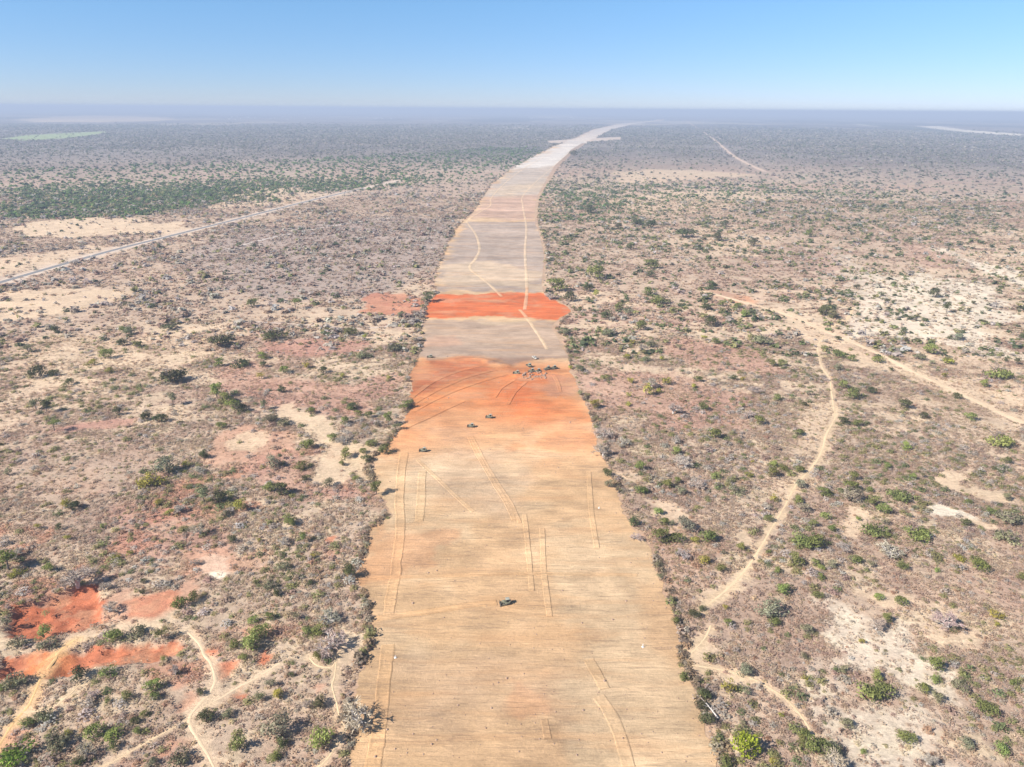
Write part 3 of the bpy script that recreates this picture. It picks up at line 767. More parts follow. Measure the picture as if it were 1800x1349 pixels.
def bare_tree(r, height, width, levels=3):
    parts = []; tips = []
    def grow(p, d, L, rad, lev):
        e = p + d * L
        mid = (p + e) / 2 + r.normal(size=3) * L * .05
        parts.append(tube(p, mid, rad, rad * .85, 5 if lev < 2 else 3)); parts.append(tube(mid, e, rad * .85, rad * .65, 5 if lev < 2 else 3))
        if lev >= levels:
            tips.append((e, d, L)); return
        for k in range(4 if lev == 0 else 3):
            nd = d * .75 + r.normal(size=3) * np.array([.62, .62, .32]) * (width / height); nd[2] += .18
            nd /= np.linalg.norm(nd)
            grow(e - d * L * r.uniform(0, .35), nd, L * r.uniform(.62, .85), rad * .55, lev + 1)
    for s in range(2):
        d0 = np.array([r.normal() * .22, r.normal() * .22, 1.0]); d0 /= np.linalg.norm(d0)
        grow(np.array([0, 0, -.05]), d0, height * .33, .040, 0)
    # fine twigs as slivers
    c, n2 = [], []
    qv = []
    for e, d, L in tips:
        for k in range(9):
            dd = d * .7 + r.normal(size=3) * .65; dd /= np.linalg.norm(dd)
            w = np.cross(dd, r.normal(size=3)); w /= np.linalg.norm(w) + 1e-9
            l2 = L * r.uniform(.5, 1.1); w = w * .008
            b = e - d * L * r.uniform(0, .8)
            qv.append(np.stack([b - w, b + w, b + dd * l2 + w * .4, b + dd * l2 - w * .4]))
    v, f = join(parts)
    sc = width / (2 * np.percentile(np.hypot(v[:, 0], v[:, 1]), 98))
    v = v * np.array([sc, sc, 1]); tw = np.array(qv) * np.array([sc, sc, 1])
    return v, f, tw

R_ = np.random.default_rng(11)
P_BUSH = [cloud_mesh('bush_crown', *crown_cloud(R_, 620, 9, .85, .034, 0, .9)) for _ in range(3)]
P_SPREAD = [cloud_mesh('spreading_crown', *crown_cloud(R_, 560, 12, .50, .036, 0, .9, spread=.34)) for _ in range(2)]
P_TALL = [cloud_mesh('tall_crown', *crown_cloud(R_, 640, 10, 1.0, .036, .28, .75, spread=.27)) for _ in range(3)]
P_FLAT = [cloud_mesh('flat_crown', *crown_cloud(R_, 420, 12, .36, .034, .48, .8, spread=.34)) for _ in range(2)]
P_SMALL = [cloud_mesh('small_crown', *crown_cloud(R_, 190, 6, .85, .062, 0, .9)) for _ in range(3)]
P_OPEN = [cloud_mesh('open_crown', *crown_cloud(R_, 330, 10, .75, .034, .05, .9, inner=.6, spread=.32)) for _ in range(2)]
T_BUSH = [trunk_mesh('trunk', R_, .55, .22, 3, .022) for _ in range(2)]
T_TALL = [trunk_mesh('trunk', R_, .85, .25, 1, .035) for _ in range(2)]
T_FLAT = [trunk_mesh('trunk', R_, .75, .30, 1, .032) for _ in range(2)]
P_BARE = []
for hh in (.95, .8, .7):
    v, f, tw = bare_tree(R_, hh, 1.0)
    mb = mesh_np('bare_trunk', v, f)
    mt = cloud_mesh('bare_twig_crown', tw, R_.random(len(tw)))
    P_BARE.append((mb, mt))
for m_ in P_BUSH + P_SPREAD + P_TALL + P_FLAT + P_SMALL + P_OPEN: m_.materials.append(M_LEAF)
for m_ in T_BUSH + T_TALL + T_FLAT: m_.materials.append(M_BARK)
for a_, b_ in P_BARE: a_.materials.append(M_PALE); b_.materials.append(M_TWIG_OBJ)
# ------------------------------------------------------------------ bushes and trees one can tell apart (photo x, foot y, crown width in photo pixels, kind)
TREES = """
27 1352 60 Ls;170 1304 42 L;203 1302 32 L;48 1282 26 G;120 1296 18 Y;239 1276 20 D;242 1293 18 G;255 1262 18 G;201 1320 22 G;272 1218 30 L;273 1234 22 G
222 1234 22 G;189 1239 14 G;104 1322 46 Os;89 1306 20 G;80 1272 34 Os;151 1328 36 B;191 1194 34 Ls;200 1132 34 L;240 1124 34 Os;285 1123 26 Gf;78 1124 30 L;84 1144 30 Os
33 1142 34 Os;364 1272 30 D;353 1224 16 D;309 1187 22 B;167 1224 22 B;153 1242 28 B;318 1348 36 Os;138 1350 26 D;267 1352 24 O;289 1163 14 L;142 1198 30 D;30 1212 40 Os
4 1218 18 L;12 1102 28 O;193 1076 28 B;342 1062 26 G;316 1074 30 G;291 838 40 S;17 838 20 O;36 862 14 Y;266 859 44 Ys;278 892 18 Y;300 908 20 Y;318 899 24 B;130 900 26 D
118 893 22 Y;182 930 12 L;69 933 18 Y;104 934 16 D;245 934 20 O;121 952 16 Y;14 1002 40 Lt;24 982 30 B;87 1008 24 G;31 1016 28 Ys;137 1032 50 B;115 1037 26 B;229 977 12 Y
207 985 14 Y;253 1027 14 D;251 1047 12 D;184 1037 20 B;344 992 18 B;353 940 30 B;360 884 32 Ot;387 888 32 D;358 808 20 D;395 912 24 O;474 868 26 G;496 874 32 D;424 899 22 Yt
510 927 32 L;534 953 18 Lt;550 984 14 Y;614 1014 28 Dt;661 869 28 Gt;627 845 14 L;531 829 24 G;540 792 26 G;481 826 30 S;492 808 12 Ot;584 778 20 G;606 779 28 B;654 787 22 G
677 801 26 G;639 799 16 G;608 808 26 G;601 820 14 G;644 814 18 D;536 847 14 D;497 958 26 B;408 957 20 D;500 1006 22 O;547 1030 14 D;476 1038 30 Os;488 1050 20 D;450 1028 12 G
455 955 14 Y;577 858 22 O;387 613 44 Ds;481 601 34 Ds;462 633 20 L;386 646 24 G;423 648 34 Ds;462 647 16 D;457 668 18 Y;500 658 22 G;538 650 20 Y;568 658 20 D;601 666 14 Y
615 592 24 G;641 598 14 Y;683 670 14 Y;382 700 26 Lt;398 712 30 G;410 722 28 G;422 727 26 D;465 720 18 Ot;547 730 20 G;495 692 16 D;621 722 22 D;616 723 12 L;631 733 16 G;648 737 20 G
715 721 22 G;682 748 22 Lt;699 758 20 O;606 748 20 G;389 754 18 G;663 752 16 O;475 744 30 Os;500 750 26 Os;694 620 26 Os;640 632 26 Os;98 586 20 D;217 585 18 G;228 590 22 O
216 609 20 D;241 612 18 G;299 582 26 Os;68 666 30 D;95 662 16 D;122 678 18 G;187 632 24 L;165 643 14 Y;193 657 14 Y;305 675 44 Ds;305 712 22 Ot;64 720 20 Ot;83 725 22 Dt
96 758 25 Gf;207 732 18 D;258 740 24 D;282 745 24 D;50 622 24 O;327 822 12 Yt;353 832 20 B;1067 563 26 D;1088 547 20 G;1101 557 20 O;1021 547 10 D;1160 537 38 Gs;1140 521 24 G
996 592 22 O;1067 594 20 O;1125 582 24 G;1247 576 28 D;1240 547 18 D;1111 607 14 Y;1128 618 20 B;1143 612 18 O;1136 637 18 O;1239 600 14 Y;1258 606 16 G;1338 609 34 Os;1268 540 16 G
1297 543 16 G;1309 558 20 L;1192 617 16 O;1102 632 16 Y;1162 635 12 Y;1066 670 16 G;1108 676 18 Y;1145 683 24 B;1172 680 24 Y;1158 693 14 Y;1137 697 30 Y;1105 699 16 Y;1106 716 14 Y
1046 720 22 Y;1021 696 14 O;1018 655 20 O;1004 650 10 Y;1254 774 30 G;1334 748 22 G;1367 706 18 G;1304 718 12 G;1316 734 22 B;1331 692 24 B;1289 670 14 D;1304 670 10 Y;1183 728 26 B
1236 723 20 G;1226 673 18 G;1220 683 12 Y;1063 768 30 B;1093 783 26 B;1187 780 20 B;1188 800 20 L;1060 802 32 B;1358 645 16 G;1374 645 18 G;1403 768 22 G;1124 830 24 G;1067 840 20 D
1126 871 26 G;1174 860 22 G;1195 873 26 O;1190 852 16 G;1259 845 22 L;1282 852 16 O;1315 841 20 Y;1323 815 8 Y;1205 822 32 B;1222 856 28 B;1360 823 18 L;1376 831 22 G;1356 841 24 G
1403 833 20 G;1406 861 24 S;1402 888 20 L;1413 903 24 S;1293 871 28 Os;1271 882 14 O;1358 885 22 Y;1344 896 16 B;1351 920 20 G;1156 907 20 L;1162 958 36 G;1191 958 30 G;1206 936 34 S
1242 958 36 G;1222 957 16 Y;1166 927 22 G;1182 927 16 O;1202 980 26 B;1190 977 12 G;1302 970 22 G;1271 977 12 O;1236 995 24 Y;1266 1008 20 G;1351 976 12 G;1398 999 30 G;1367 1010 16 L
1408 966 38 G;1430 968 34 G;1376 1048 30 L;1158 998 18 O;1160 1022 18 O;1115 927 24 D;1117 948 22 B;1071 861 22 O;1446 557 24 D;1464 562 24 O;1506 510 14 D;1642 525 26 D;1574 559 12 Dt
1589 587 14 D;1591 602 12 D;1634 625 28 G;1683 600 20 S;1669 598 10 D;1543 640 24 G;1473 599 12 D;1565 653 10 D;1449 617 14 G;1473 630 22 G;1473 653 18 S;1497 637 16 G;1481 685 22 L
1531 694 18 D;1500 704 30 G;1589 720 26 D;1623 738 18 D;1483 748 22 D;1505 752 20 G;1705 741 20 G;1681 703 16 D;1592 793 20 L;1757 788 42 Ls;1787 642 12 Dt;1767 637 10 D;1755 668 40 Gs
1729 682 20 L;1667 642 24 Ys;1658 664 12 Y;1615 634 22 Os;1639 642 14 O;1664 550 18 Dt;1797 597 16 D;1422 697 16 O;1414 715 12 D;1547 522 12 O;1559 533 10 D;1571 535 10 D;1560 546 10 D
1589 548 10 D;1625 567 14 D;1598 563 10 D;1658 533 10 D;1709 536 10 D;1691 538 10 D;1704 549 10 D;1736 548 10 D;1560 825 16 L;1769 817 18 G;1604 845 16 L;1622 842 14 O;1499 846 22 G
1497 868 30 G;1498 888 34 S;1449 876 24 G;1527 867 16 G;1533 892 26 G;1551 906 28 G;1581 883 40 Gs;1451 915 20 L;1507 917 12 L;1428 928 18 G;1462 937 20 G;1597 912 14 O;1606 897 12 O
1700 888 14 G;1770 924 44 Ss;1740 907 18 G;1769 882 20 O;1697 927 18 D;1537 948 44 Ls;1556 927 20 O;1557 947 16 L;1613 953 44 Ls;1618 942 20 G;1485 968 28 B;1502 993 24 G;1564 980 40 B
1434 998 20 G;1443 1003 14 L;1461 1002 22 O;1584 1004 20 G;1647 1008 14 L;1720 1006 34 G;1687 988 24 Ys;1796 1022 20 G;1529 1000 18 O;1770 958 40 Os;1757 947 22 O;1443 1022 16 G
1545 1057 18 L;1435 1054 20 G;1583 1068 26 G;1558 1097 24 G;1644 1184 36 G;1645 1203 22 L;1782 1208 18 G;1622 1222 28 G;1418 1118 28 S;1514 1134 16 Y;1482 1186 20 O;1413 1160 18 O
1665 1104 44 B;1540 1108 30 B;1685 1218 34 Os;1749 1090 28 Ys;1750 1104 16 Y;1522 1238 52 G;1552 1232 40 G;1540 1200 26 L;1309 1338 62 L;1410 1300 26 G;1424 1328 40 G;1446 1332 38 G
1464 1330 34 O;1410 1314 24 G;1488 1283 26 O;1468 1352 46 B;1518 1327 14 L;1356 1092 46 S;1360 1104 24 G;1280 1102 18 G;1274 1074 14 Y;1235 1076 16 D;1219 1088 20 D;1187 1099 18 G
1308 1192 30 S;1203 1198 22 G;1277 1221 36 Y;1236 1232 28 D;1240 1278 30 D;1306 1277 14 O;1277 1354 32 G;1415 1197 12 Y;1372 1262 14 Y;1360 1347 18 Y;1310 1225 20 O;489 1306 58 S
496 1318 24 D;565 1322 48 L;418 1325 34 G;487 1338 22 G;560 1248 28 D;538 1245 18 B;513 1192 14 D;442 1148 40 L;455 1128 36 L;428 1163 16 L;411 1143 22 G;560 1162 26 G;558 1122 30 L
580 1140 52 B;578 1096 40 B;540 1120 22 G;489 1231 26 Y;456 1238 26 O;478 1211 24 O;400 1265 22 O;633 1272 46 B;475 1093 22 G;447 1098 20 L;520 1093 20 O;1047 493 34 G;980 514 34 G
967 527 22 B;1002 532 26 D;1033 514 20 D;1049 522 18 Y;1147 474 28 G;1107 440 18 D;1036 377 22 D;1251 510 22 D;1260 425 26 D;1322 434 20 D;1202 419 34 Ds;1087 404 18 D;1118 397 22 D
1142 402 20 D;1273 400 18 D;1142 489 16 D;753 533 30 D;445 541 24 G;520 543 24 Gf;1422 418 20 L;1008 275 14 D;1645 1240 30 O;1730 1260 34 G;1590 1310 36 G;1700 1320 28 S;1760 1330 30 L;1630 1345 26 B
"""
TINT = {'G': (.165, .178, .062), 'D': (.105, .113, .052), 'L': (.215, .245, .080), 'Y': (.29, .265, .065), 'O': (.20, .195, .115), 'S': (.225, .215, .150), 'B': (.44, .365, .30)}
TWORD = {'G': 'mid green', 'D': 'dark green', 'L': 'bright light green', 'Y': 'yellow green', 'O': 'dull olive', 'S': 'silvery grey green', 'B': 'leafless grey'}
MARKS = [(890, 1058, 'the lone near bulldozer'), (100, 1080, 'the large red earth pit'), (265, 1148, 'the long red earth trench'), (375, 998, 'the white soil patch'),
 (337, 1270, 'the lower left footpath fork'), (20, 1300, 'the bottom left footpath'), (110, 756, 'the rose red clearing'), (440, 775, 'the pinkish sand flat'),
 (580, 820, 'the pale sand tongue'), (560, 610, 'the rose red bare band'), (685, 535, 'the faded red roadside patch'), (870, 537, 'the bright orange cleared band'),
 (420, 582, 'the straw coloured clearing'), (1470, 588, 'the dirt road junction'), (1455, 660, 'the upper bend of the footpath'), (1466, 735, 'the middle bend of the footpath'),
 (1395, 860, 'the narrow stretch of the footpath'), (1330, 968, 'the footpath crossing'), (1270, 1045, 'the pale widening of the footpath'), (1205, 1165, 'the strip end of the footpath'),
 (1655, 900, 'the pale bare clay patch'), (1550, 1140, 'the white sand wash'), (1255, 1258, 'the fallen white trunk'), (1640, 520, 'the wide white sand flat'),
 (1630, 668, 'the lower dirt road'), (1260, 517, 'the upper end of the dirt road'), (1130, 655, 'the reddish slope right of the machines'), (1500, 925, 'the small sand hollow'),
 (1410, 1250, 'the pale sand fan at bottom right'), (1700, 840, 'the sandy strip near the right edge'), (470, 1160, 'the small red hollows'), (580, 1170, 'the looping path at the strip'),
 (650, 805, 'the sandy strip margin'), (635, 1010, 'the orange cut of the strip'), (120, 405, 'the upper left sand clearing'), (60, 640, 'the left sandy plain'),
 (1045, 380, 'the grey far strip'), (1100, 850, 'the bend of the right strip edge'), (1150, 950, 'the crumbling right strip edge'), (200, 900, 'the dry brown slope on the left'),
 (370, 930, 'the rocky brown slope'), (530, 1050, 'the brown scrub left of the strip'), (1640, 1000, 'the dry scrub on the right'), (1240, 800, 'the purple brown thicket'),
 (330, 680, 'the reddish slope on the left'), (1560, 790, 'the grey thicket on the right'), (1160, 420, 'the far green bush on the right'), (1150, 540, 'the pale gap right of the orange band'),
 (1720, 1130, 'the reddish scrub at the right edge'), (1250, 700, 'the grey slope right of the machines')]
ORD = ['nearest', 'second nearest', 'third nearest', 'fourth nearest', 'fifth nearest', 'sixth nearest', 'seventh nearest', 'eighth nearest', 'ninth nearest']
mk_xy = np.array([gp(a, b) for a, b, c in MARKS])
recs = []
for ent in TREES.replace('\n', ';').split(';'):
    if not ent.strip(): continue
    a = ent.split()
    x, y, w, k = float(a[0]), float(a[1]), float(a[2]), a[3][0]
    sh = a[3][1:] or ('b' if w >= 15 else 'm')
    depr = PITCH + math.atan((y - CY) / F_PX)
    yc = y - (0.30 * w * math.sin(depr) if sh in 'bms' and k != 'B' else 0)
    c = gp(x, yc); wm = w * m_per_px(x, yc)
    j = int(np.argmin(((mk_xy - c) ** 2).sum(1))); mx, my, mp = MARKS[j]
    dx, dy = x - mx, (y - my) * 1.6
    rel = 'beside' if math.hypot(dx, dy) < 14 else (('left of' if dx < 0 else 'right of') if abs(dx) > abs(dy) else ('beyond' if dy < 0 else 'in front of'))
    shape = {'b': 'rounded bush', 'm': 'small shrub', 's': 'low spreading bush', 't': 'tree on a bare trunk', 'f': 'flat topped tree'}[sh]
    if k == 'B': shape = 'tree' if w > 22 else 'shrub'
    recs.append([x, y, w, k, sh, c, wm, f"{TWORD[k]} {shape} {rel} {mp}", math.hypot(dx, dy), shape])
by = {}
for r in recs: by.setdefault(r[7], []).append(r)
for lab, rs in by.items():
    if len(rs) == 1: continue
    rs.sort(key=lambda r: r[8])
    ws = [r[2] for r in rs]
    if len(rs) == 2 and max(ws) > 1.3 * min(ws):
        for r in rs: r[7] = lab + (', the wider' if r[2] == max(ws) else ', the narrower')
    else:
        for i, r in enumerate(rs): r[7] = lab + (', ' + ORD[i] if i < len(rs) - 1 else ', farthest')

R2 = np.random.default_rng(23)
TREE_XY = []
def part(name, me, parent, col=None):
    o = bpy.data.objects.new(name, me); S.collection.objects.link(o); o.parent = parent
    if col is not None: o.color = (*col, 1)
    return o
for x, y, w, k, sh, c, wm, lab, _d, shape in recs:
    j = R2.uniform(.93, 1.07, 3) * R2.uniform(.84, 1.18)
    col = tuple(np.array(TINT[k]) * j * (1.0 if k == 'B' else 1.15 if k == 'D' else 1.6 if (k == 'L' and w > 55) else 1.3))
    if k == 'L' and w > 55: col = (.33, .37, .045) if x > 900 else (.26, .36, .07)
    TREE_XY.append((c[0], c[1], wm * .5))
    rz = R2.uniform(0, 6.28)
    if k == 'B': nm = 'bare_tree' if w > 22 else 'bare_shrub'
    else: nm = 'tree' if sh in 'tf' else ('bush' if w >= 15 else 'shrub')
    cat = 'tree' if 'tree' in shape else ('shrub' if 'shrub' in shape else 'bush')
    grp = {'B': 'leafless trees and shrubs', 'D': 'dark green bushes and trees', 'G': 'green bushes and trees', 'L': 'bright green bushes and trees', 'Y': 'yellowish bushes', 'O': 'olive bushes', 'S': 'silvery bushes'}[k]
    loc = (c[0], c[1], 0.0)
    if w < 13 and sh != 't':
        me = P_SMALL[R2.integers(0, 3)]
        o = bpy.data.objects.new(nm, me); S.collection.objects.link(o)
        o.location = loc; o.rotation_euler = (0, 0, rz); o.scale = (wm * 1.1, wm * 1.1, wm * (1.5 if sh == 't' else 1.0)); o.color = (*col, 1)
        o['label'] = lab; o['category'] = cat; o['group'] = grp
        continue
    e = empty(nm, loc, rz, lab, cat, grp)
    s = wm * 1.1
    e.scale = (s * R2.uniform(.9, 1.2), s * R2.uniform(.8, 1.05), s * R2.uniform(.8, 1.05)) if (x, y) != (633, 1272) else (s * 1.3, s * 1.3, s * 1.5)
    if k == 'B':
        mb, mt = P_BARE[R2.integers(0, 3)]
        part('trunk', mb, e); part('twigs', mt, e, col)
    elif sh == 't':
        part('trunk', T_TALL[R2.integers(0, 2)], e); part('crown', P_TALL[R2.integers(0, 3)], e, col)
    elif sh == 'f':
        part('trunk', T_FLAT[R2.integers(0, 2)], e); part('crown', P_FLAT[R2.integers(0, 2)], e, col)
    else:
        if sh == 's': cm = P_SPREAD[R2.integers(0, 2)]
        elif k in 'OY': cm = P_OPEN[R2.integers(0, 2)] if R2.random() < .6 else P_BUSH[R2.integers(0, 3)]
        else: cm = P_BUSH[R2.integers(0, 3)]
        part('trunk', T_BUSH[R2.integers(0, 2)], e); part('crown', cm, e, col)
print('plants', len(recs), [r[7] for r in recs if len(r[7].split()) > 15])

# ------------------------------------------------------------------ uncountable scrub
def realise(name, protos, pos, rad, hgt, tint, label, cat, mat=None, seed=0):
    r = np.random.default_rng(seed)
    pick = r.integers(0, len(protos), len(pos)); V, Q, C, A = [], [], [], []
    for i, (qv, var) in enumerate(protos):
        k = np.nonzero(pick == i)[0]
        if not len(k): continue
        an = r.uniform(0, 6.28, len(k)); ca, sa = np.cos(an)[:, None], np.sin(an)[:, None]
        p = qv.reshape(-1, 3)
        s = rad[k][:, None] * 2
        vx = (p[None, :, 0] * ca - p[None, :, 1] * sa) * s + pos[k, 0][:, None]
        vy = (p[None, :, 0] * sa + p[None, :, 1] * ca) * s + pos[k, 1][:, None]
        vz = p[None, :, 2] * hgt[k][:, None] + (pos[k, 2][:, None] if pos.shape[1] > 2 else 0)
        V.append(np.stack([vx, vy, vz], -1).reshape(-1, 3).astype(np.float32))
        C.append(np.repeat(tint[k], len(p), 0).astype(np.float32))
        A.append(np.tile(np.repeat(var, 4), len(k)).astype(np.float32))
    V = np.concatenate(V); C = np.concatenate(C); A = np.concatenate(A)
    me = mesh_np(name, V, np.arange(len(V), dtype=np.int32).reshape(-1, 4))
    add_col(me, 'tint', C); add_val(me, 'var', A)
    return link(name, me, mat or M_SCRUB, label=label, cat=cat, kind='stuff')

SOILC = [None]
def bare_at(X, Y):
    b = np.zeros(len(X)); SOILC[0] = ground_colour(X, Y)
    paint(X, Y, SOILC[0], PATCH, b)
    b = np.maximum(b, sandy(X, Y) * .72)
    for nm, lb, ct, wd, c, px in PATHS:
        pts = catmull(gps(px), 12.0 if wd < 8 else 40.0); m = np.zeros(len(X))
        masked(X, Y, pts, wd, lambda x, y: (seg_dist(x, y, pts, False) + (fbm(x, y, 5, 3, 88) - .5) * wd < wd * .5 + .3).astype(float), m)
        b = np.maximum(b, m * 1.2)
    m = np.zeros(len(X))
    masked(X, Y, strip_outline, 12, lambda x, y: (sd_poly(x, y, strip_outline) + (fbm(x, y, 8, 3, 44) - .5) * 5 < .6).astype(float), m)
    b = np.maximum(b, m * 1.5)
    m = np.zeros(len(X))
    masked(X, Y, WING, 12, lambda x, y: (sd_poly(x, y, WING) < 4).astype(float), m)
    return np.maximum(b, m * 1.5)

def scatter(n, y0, y1, seed, power=1.0):
    """points in the wedge the camera and a step to its side can see, even per area between ground distances y0 and y1"""
    r = np.random.default_rng(seed)
    yy = np.sqrt(r.uniform(y0 ** 2, y1 ** 2, n))
    xx = r.uniform(-1, 1, n) * (yy * .80 + 55)
    return xx, yy

def palette(n, tab, r, shift=(1.0, 1.05, 1.02)):
    w = np.array([t[0] for t in tab], float); w /= w.sum()
    k = r.choice(len(tab), n, p=w)
    c = np.array([t[1] for t in tab])[k]
    return c * np.array(shift) * r.uniform(.86, 1.17, (n, 1)) * r.uniform(.95, 1.05, (n, 3))

PURPLE = (.40, .275, .225); GREYB = (.46, .385, .34); REDB = (.42, .245, .165); STRAW = (.58, .44, .28); OLIVE = (.30, .27, .125); GREEN = (.16, .18, .065); SILV = (.52, .46, .43)
r3 = np.random.default_rng(5)
def dry_bush(n, r, size):
    n_ = r.normal(size=(n, 3)); n_[:, 2] = np.abs(n_[:, 2]); n_ /= np.linalg.norm(n_, axis=1)[:, None]
    rad = .5 * r.uniform(.35, 1.0, n)
    c = n_ * rad[:, None]; c[:, 2] = c[:, 2] * 1.7 + .03
    nn = np.cross(n_, r.normal(size=(n, 3))); nn /= np.linalg.norm(nn, axis=1)[:, None] + 1e-9
    nn = nn * .5 + n_ * .7 + np.array([0, 0, .35]) + r.normal(size=(n, 3)) * .2; nn /= np.linalg.norm(nn, axis=1)[:, None]
    qv = quads_at(c, nn, size * r.uniform(.6, 1.4, n), r)
    qv[..., 2] = np.maximum(qv[..., 2], 0.0)
    return qv, np.clip(r.normal(.5, .25, n), 0, 1)
N1 = [dry_bush(46, r3, .10) for _ in range(8)]
N2 = [dry_bush(20, r3, .20) for _ in range(8)]
N3 = [dry_bush(9, r3, .36) for _ in range(8)]

# near: dry thicket and bushes
xx, yy = scatter(150000, 118, 520, 101)
b = bare_at(xx, yy); sc = SOILC[0]
dn = fbm(xx, yy, 26, 4, 201); d2 = fbm(xx, yy, 6, 3, 202)
keep = r3.random(len(xx)) < np.clip((1 - b * 1.25), 0, 1) * np.clip(.25 + 1.9 * (dn - .34), .10, 1.0) * np.clip(.25 + 2.2 * (d2 - .32), .08, 1)
xx, yy, dn, sc = xx[keep], yy[keep], dn[keep], sc[keep]
n = len(xx)
reg = fbm(xx, yy, 60, 4, 203); rg2 = fbm(xx, yy, 45, 4, 204)
tint = palette(n, [(4, PURPLE), (3, GREYB), (2.2, REDB), (1.6, STRAW), (.9, OLIVE), (.25, GREEN), (.5, SILV)], r3)
gz = sstep(.50, .66, rg2) * (r3.random(n) < .55)
tint = np.where((gz > .5)[:, None], palette(n, [(2, OLIVE), (.7, GREEN), (1, STRAW)], r3), tint)
tint = np.where(((reg > .54) & (r3.random(n) < .5))[:, None], palette(n, [(2, PURPLE), (1, GREYB)], r3), tint)
tint = tint * .78 + sc * .2
rad = r3.lognormal(-.12, .40, n) * (0.85 + .5 * (dn - .5)); rad = np.clip(rad, .35, 2.4)
realise('dry_scrub', N1, np.stack([xx, yy], 1), rad, rad * r3.uniform(.6, 1.05, n), tint, 'dense dry purple brown scrub and tussocks covering the ground either side of the strip', 'scrub', seed=1)
print('scrub', n)
# bigger grey and olive brush standing over the thicket
xx, yy = scatter(30000, 120, 560, 161)
b = bare_at(xx, yy); dn = fbm(xx, yy, 30, 4, 162)
keep = r3.random(len(xx)) < np.where(b > 1.1, 0, np.clip(1 - b * 1.3, .04, 1)) * np.clip(2.6 * (dn - .42), .03, .75)
xx, yy = xx[keep], yy[keep]; n = len(xx); pk = fbm(xx, yy, 40, 3, 163)
tint = palette(n, [(2, GREYB), (1.6, OLIVE), (1.2, PURPLE), (.8, SILV), (.7, (.19, .205, .10))], r3)
tint = np.where((pk > .52)[:, None], palette(n, [(2, OLIVE), (1, (.19, .205, .10)), (1, GREYB)], r3), tint)
rad = np.clip(r3.lognormal(.42, .33, n), .8, 2.8)
realise('thicket_brush', [dry_bush(90, r3, .075) for _ in range(8)], np.stack([xx, yy], 1), rad, rad * r3.uniform(.8, 1.2, n), tint, 'grey and olive brush standing a little higher than the dry scrub', 'brush', seed=6)
print('thicket', n)

# fine dry grass and litter between the bushes
def tuft(n, r, size):
    an = r.uniform(0, 6.28, n); rr = .5 * np.sqrt(r.random(n))
    c = np.stack([rr * np.cos(an), rr * np.sin(an), .25 + .35 * r.random(n)], 1)
    nn = r.normal(size=(n, 3)) * .45; nn[:, 2] += .9; nn /= np.linalg.norm(nn, axis=1)[:, None]
    qv = quads_at(c, nn, size * r.uniform(.6, 1.4, n), r); qv[..., 2] = np.maximum(qv[..., 2], 0)
    return qv, np.clip(r.normal(.5, .25, n), 0, 1)
G1 = [tuft(11, r3, .15) for _ in range(10)]
G2 = [tuft(6, r3, .30) for _ in range(8)]
DRY = [(3, (.58, .44, .30)), (2.6, (.48, .335, .255)), (2, (.42, .29, .24)), (1.4, (.50, .42, .36)), (1, (.44, .265, .18)), (.6, (.35, .31, .17))]
def grass(n0, y0, y1, sd, rlo, rhi, protos):
    x_, y_ = scatter(n0, y0, y1, sd)
    b_ = bare_at(x_, y_); sc_ = SOILC[0]; d_ = fbm(x_, y_, 14, 4, sd + 1); s_ = fbm(x_ * 1.0 + y_ * .4, y_ * 2.2, 10, 3, sd + 2)
    k_ = r3.random(n0) < np.where(b_ > 1.1, 0, np.clip(1 - b_ * 1.3, .03, 1)) * np.clip(.3 + 2.0 * (d_ - .3), .15, 1) * np.clip(.3 + 2.2 * (s_ - .3), .2, 1)
    x_, y_, sc_ = x_[k_], y_[k_], sc_[k_]; m_ = len(x_)
    reg_ = fbm(x_, y_, 50, 4, sd + 3)
    tn = palette(m_, DRY, r3); t2_ = palette(m_, [(2, (.41, .275, .225)), (1.2, (.46, .38, .33)), (1, (.43, .26, .185))], r3)
    tn = np.where(((reg_ > .5) & (r3.random(m_) < .7))[:, None], t2_, tn)
    tn = tn * .55 + sc_ * .5
    rd = r3.uniform(rlo, rhi, m_)
    print('grass', m_)
    return np.stack([x_, y_], 1), rd, rd * r3.uniform(.7, 1.3, m_), tn
p_, rd_, h_, t_ = grass(430000, 116, 540, 141, .35, 1.0, G1)
realise('dry_grass', G1, p_, rd_, h_, t_, 'dry pinkish straw grass and leaf litter between the bushes near the camera', 'grass', seed=7)
p_, rd_, h_, t_ = grass(330000, 520, 1500, 151, .9, 2.2, G2)
realise('distant_dry_grass', G2, p_, rd_, h_ * .8, t_, 'pale dry grass and low brush on the plain in the middle distance', 'grass', seed=8)

# middle: shrubs with grey and green crowns
xx, yy = scatter(260000, 500, 2100, 102)
GREENBAND = gps([(0, 300), (350, 288), (700, 272), (880, 260), (962, 258), (935, 288), (868, 314), (730, 330), (560, 340), (440, 352), (300, 375), (0, 392)])
GREENR = gps([(958, 330), (1150, 318), (1340, 312), (1560, 330), (1560, 352), (1380, 345), (1180, 362), (1060, 385), (965, 385)])
def region(X, Y, pts, f):
    m = np.zeros(len(X)); masked(X, Y, pts, f * 2, lambda x, y: sstep(f, -f, sd_poly(x, y, pts) + (fbm(x, y, 110, 4, 55) - .5) * 260), m); return m
b = bare_at(xx, yy); gb = region(xx, yy, GREENBAND, 40); gr = region(xx, yy, GREENR, 30)
dn = fbm(xx, yy, 70, 4, 211); cl = np.clip(3.0 * (fbm(xx, yy, 24, 4, 212) - .35), .10, 1)
keep = r3.random(len(xx)) < np.clip(1 - b * 1.1, .06, 1) * np.clip(.42 + 1.9 * (dn - .36) + .8 * gb + .45 * gr, .12, 1) * np.where(b > 1.1, 0, 1) * sstep(2100, 1450, np.hypot(xx, yy)) * np.maximum(cl, gb * .8)
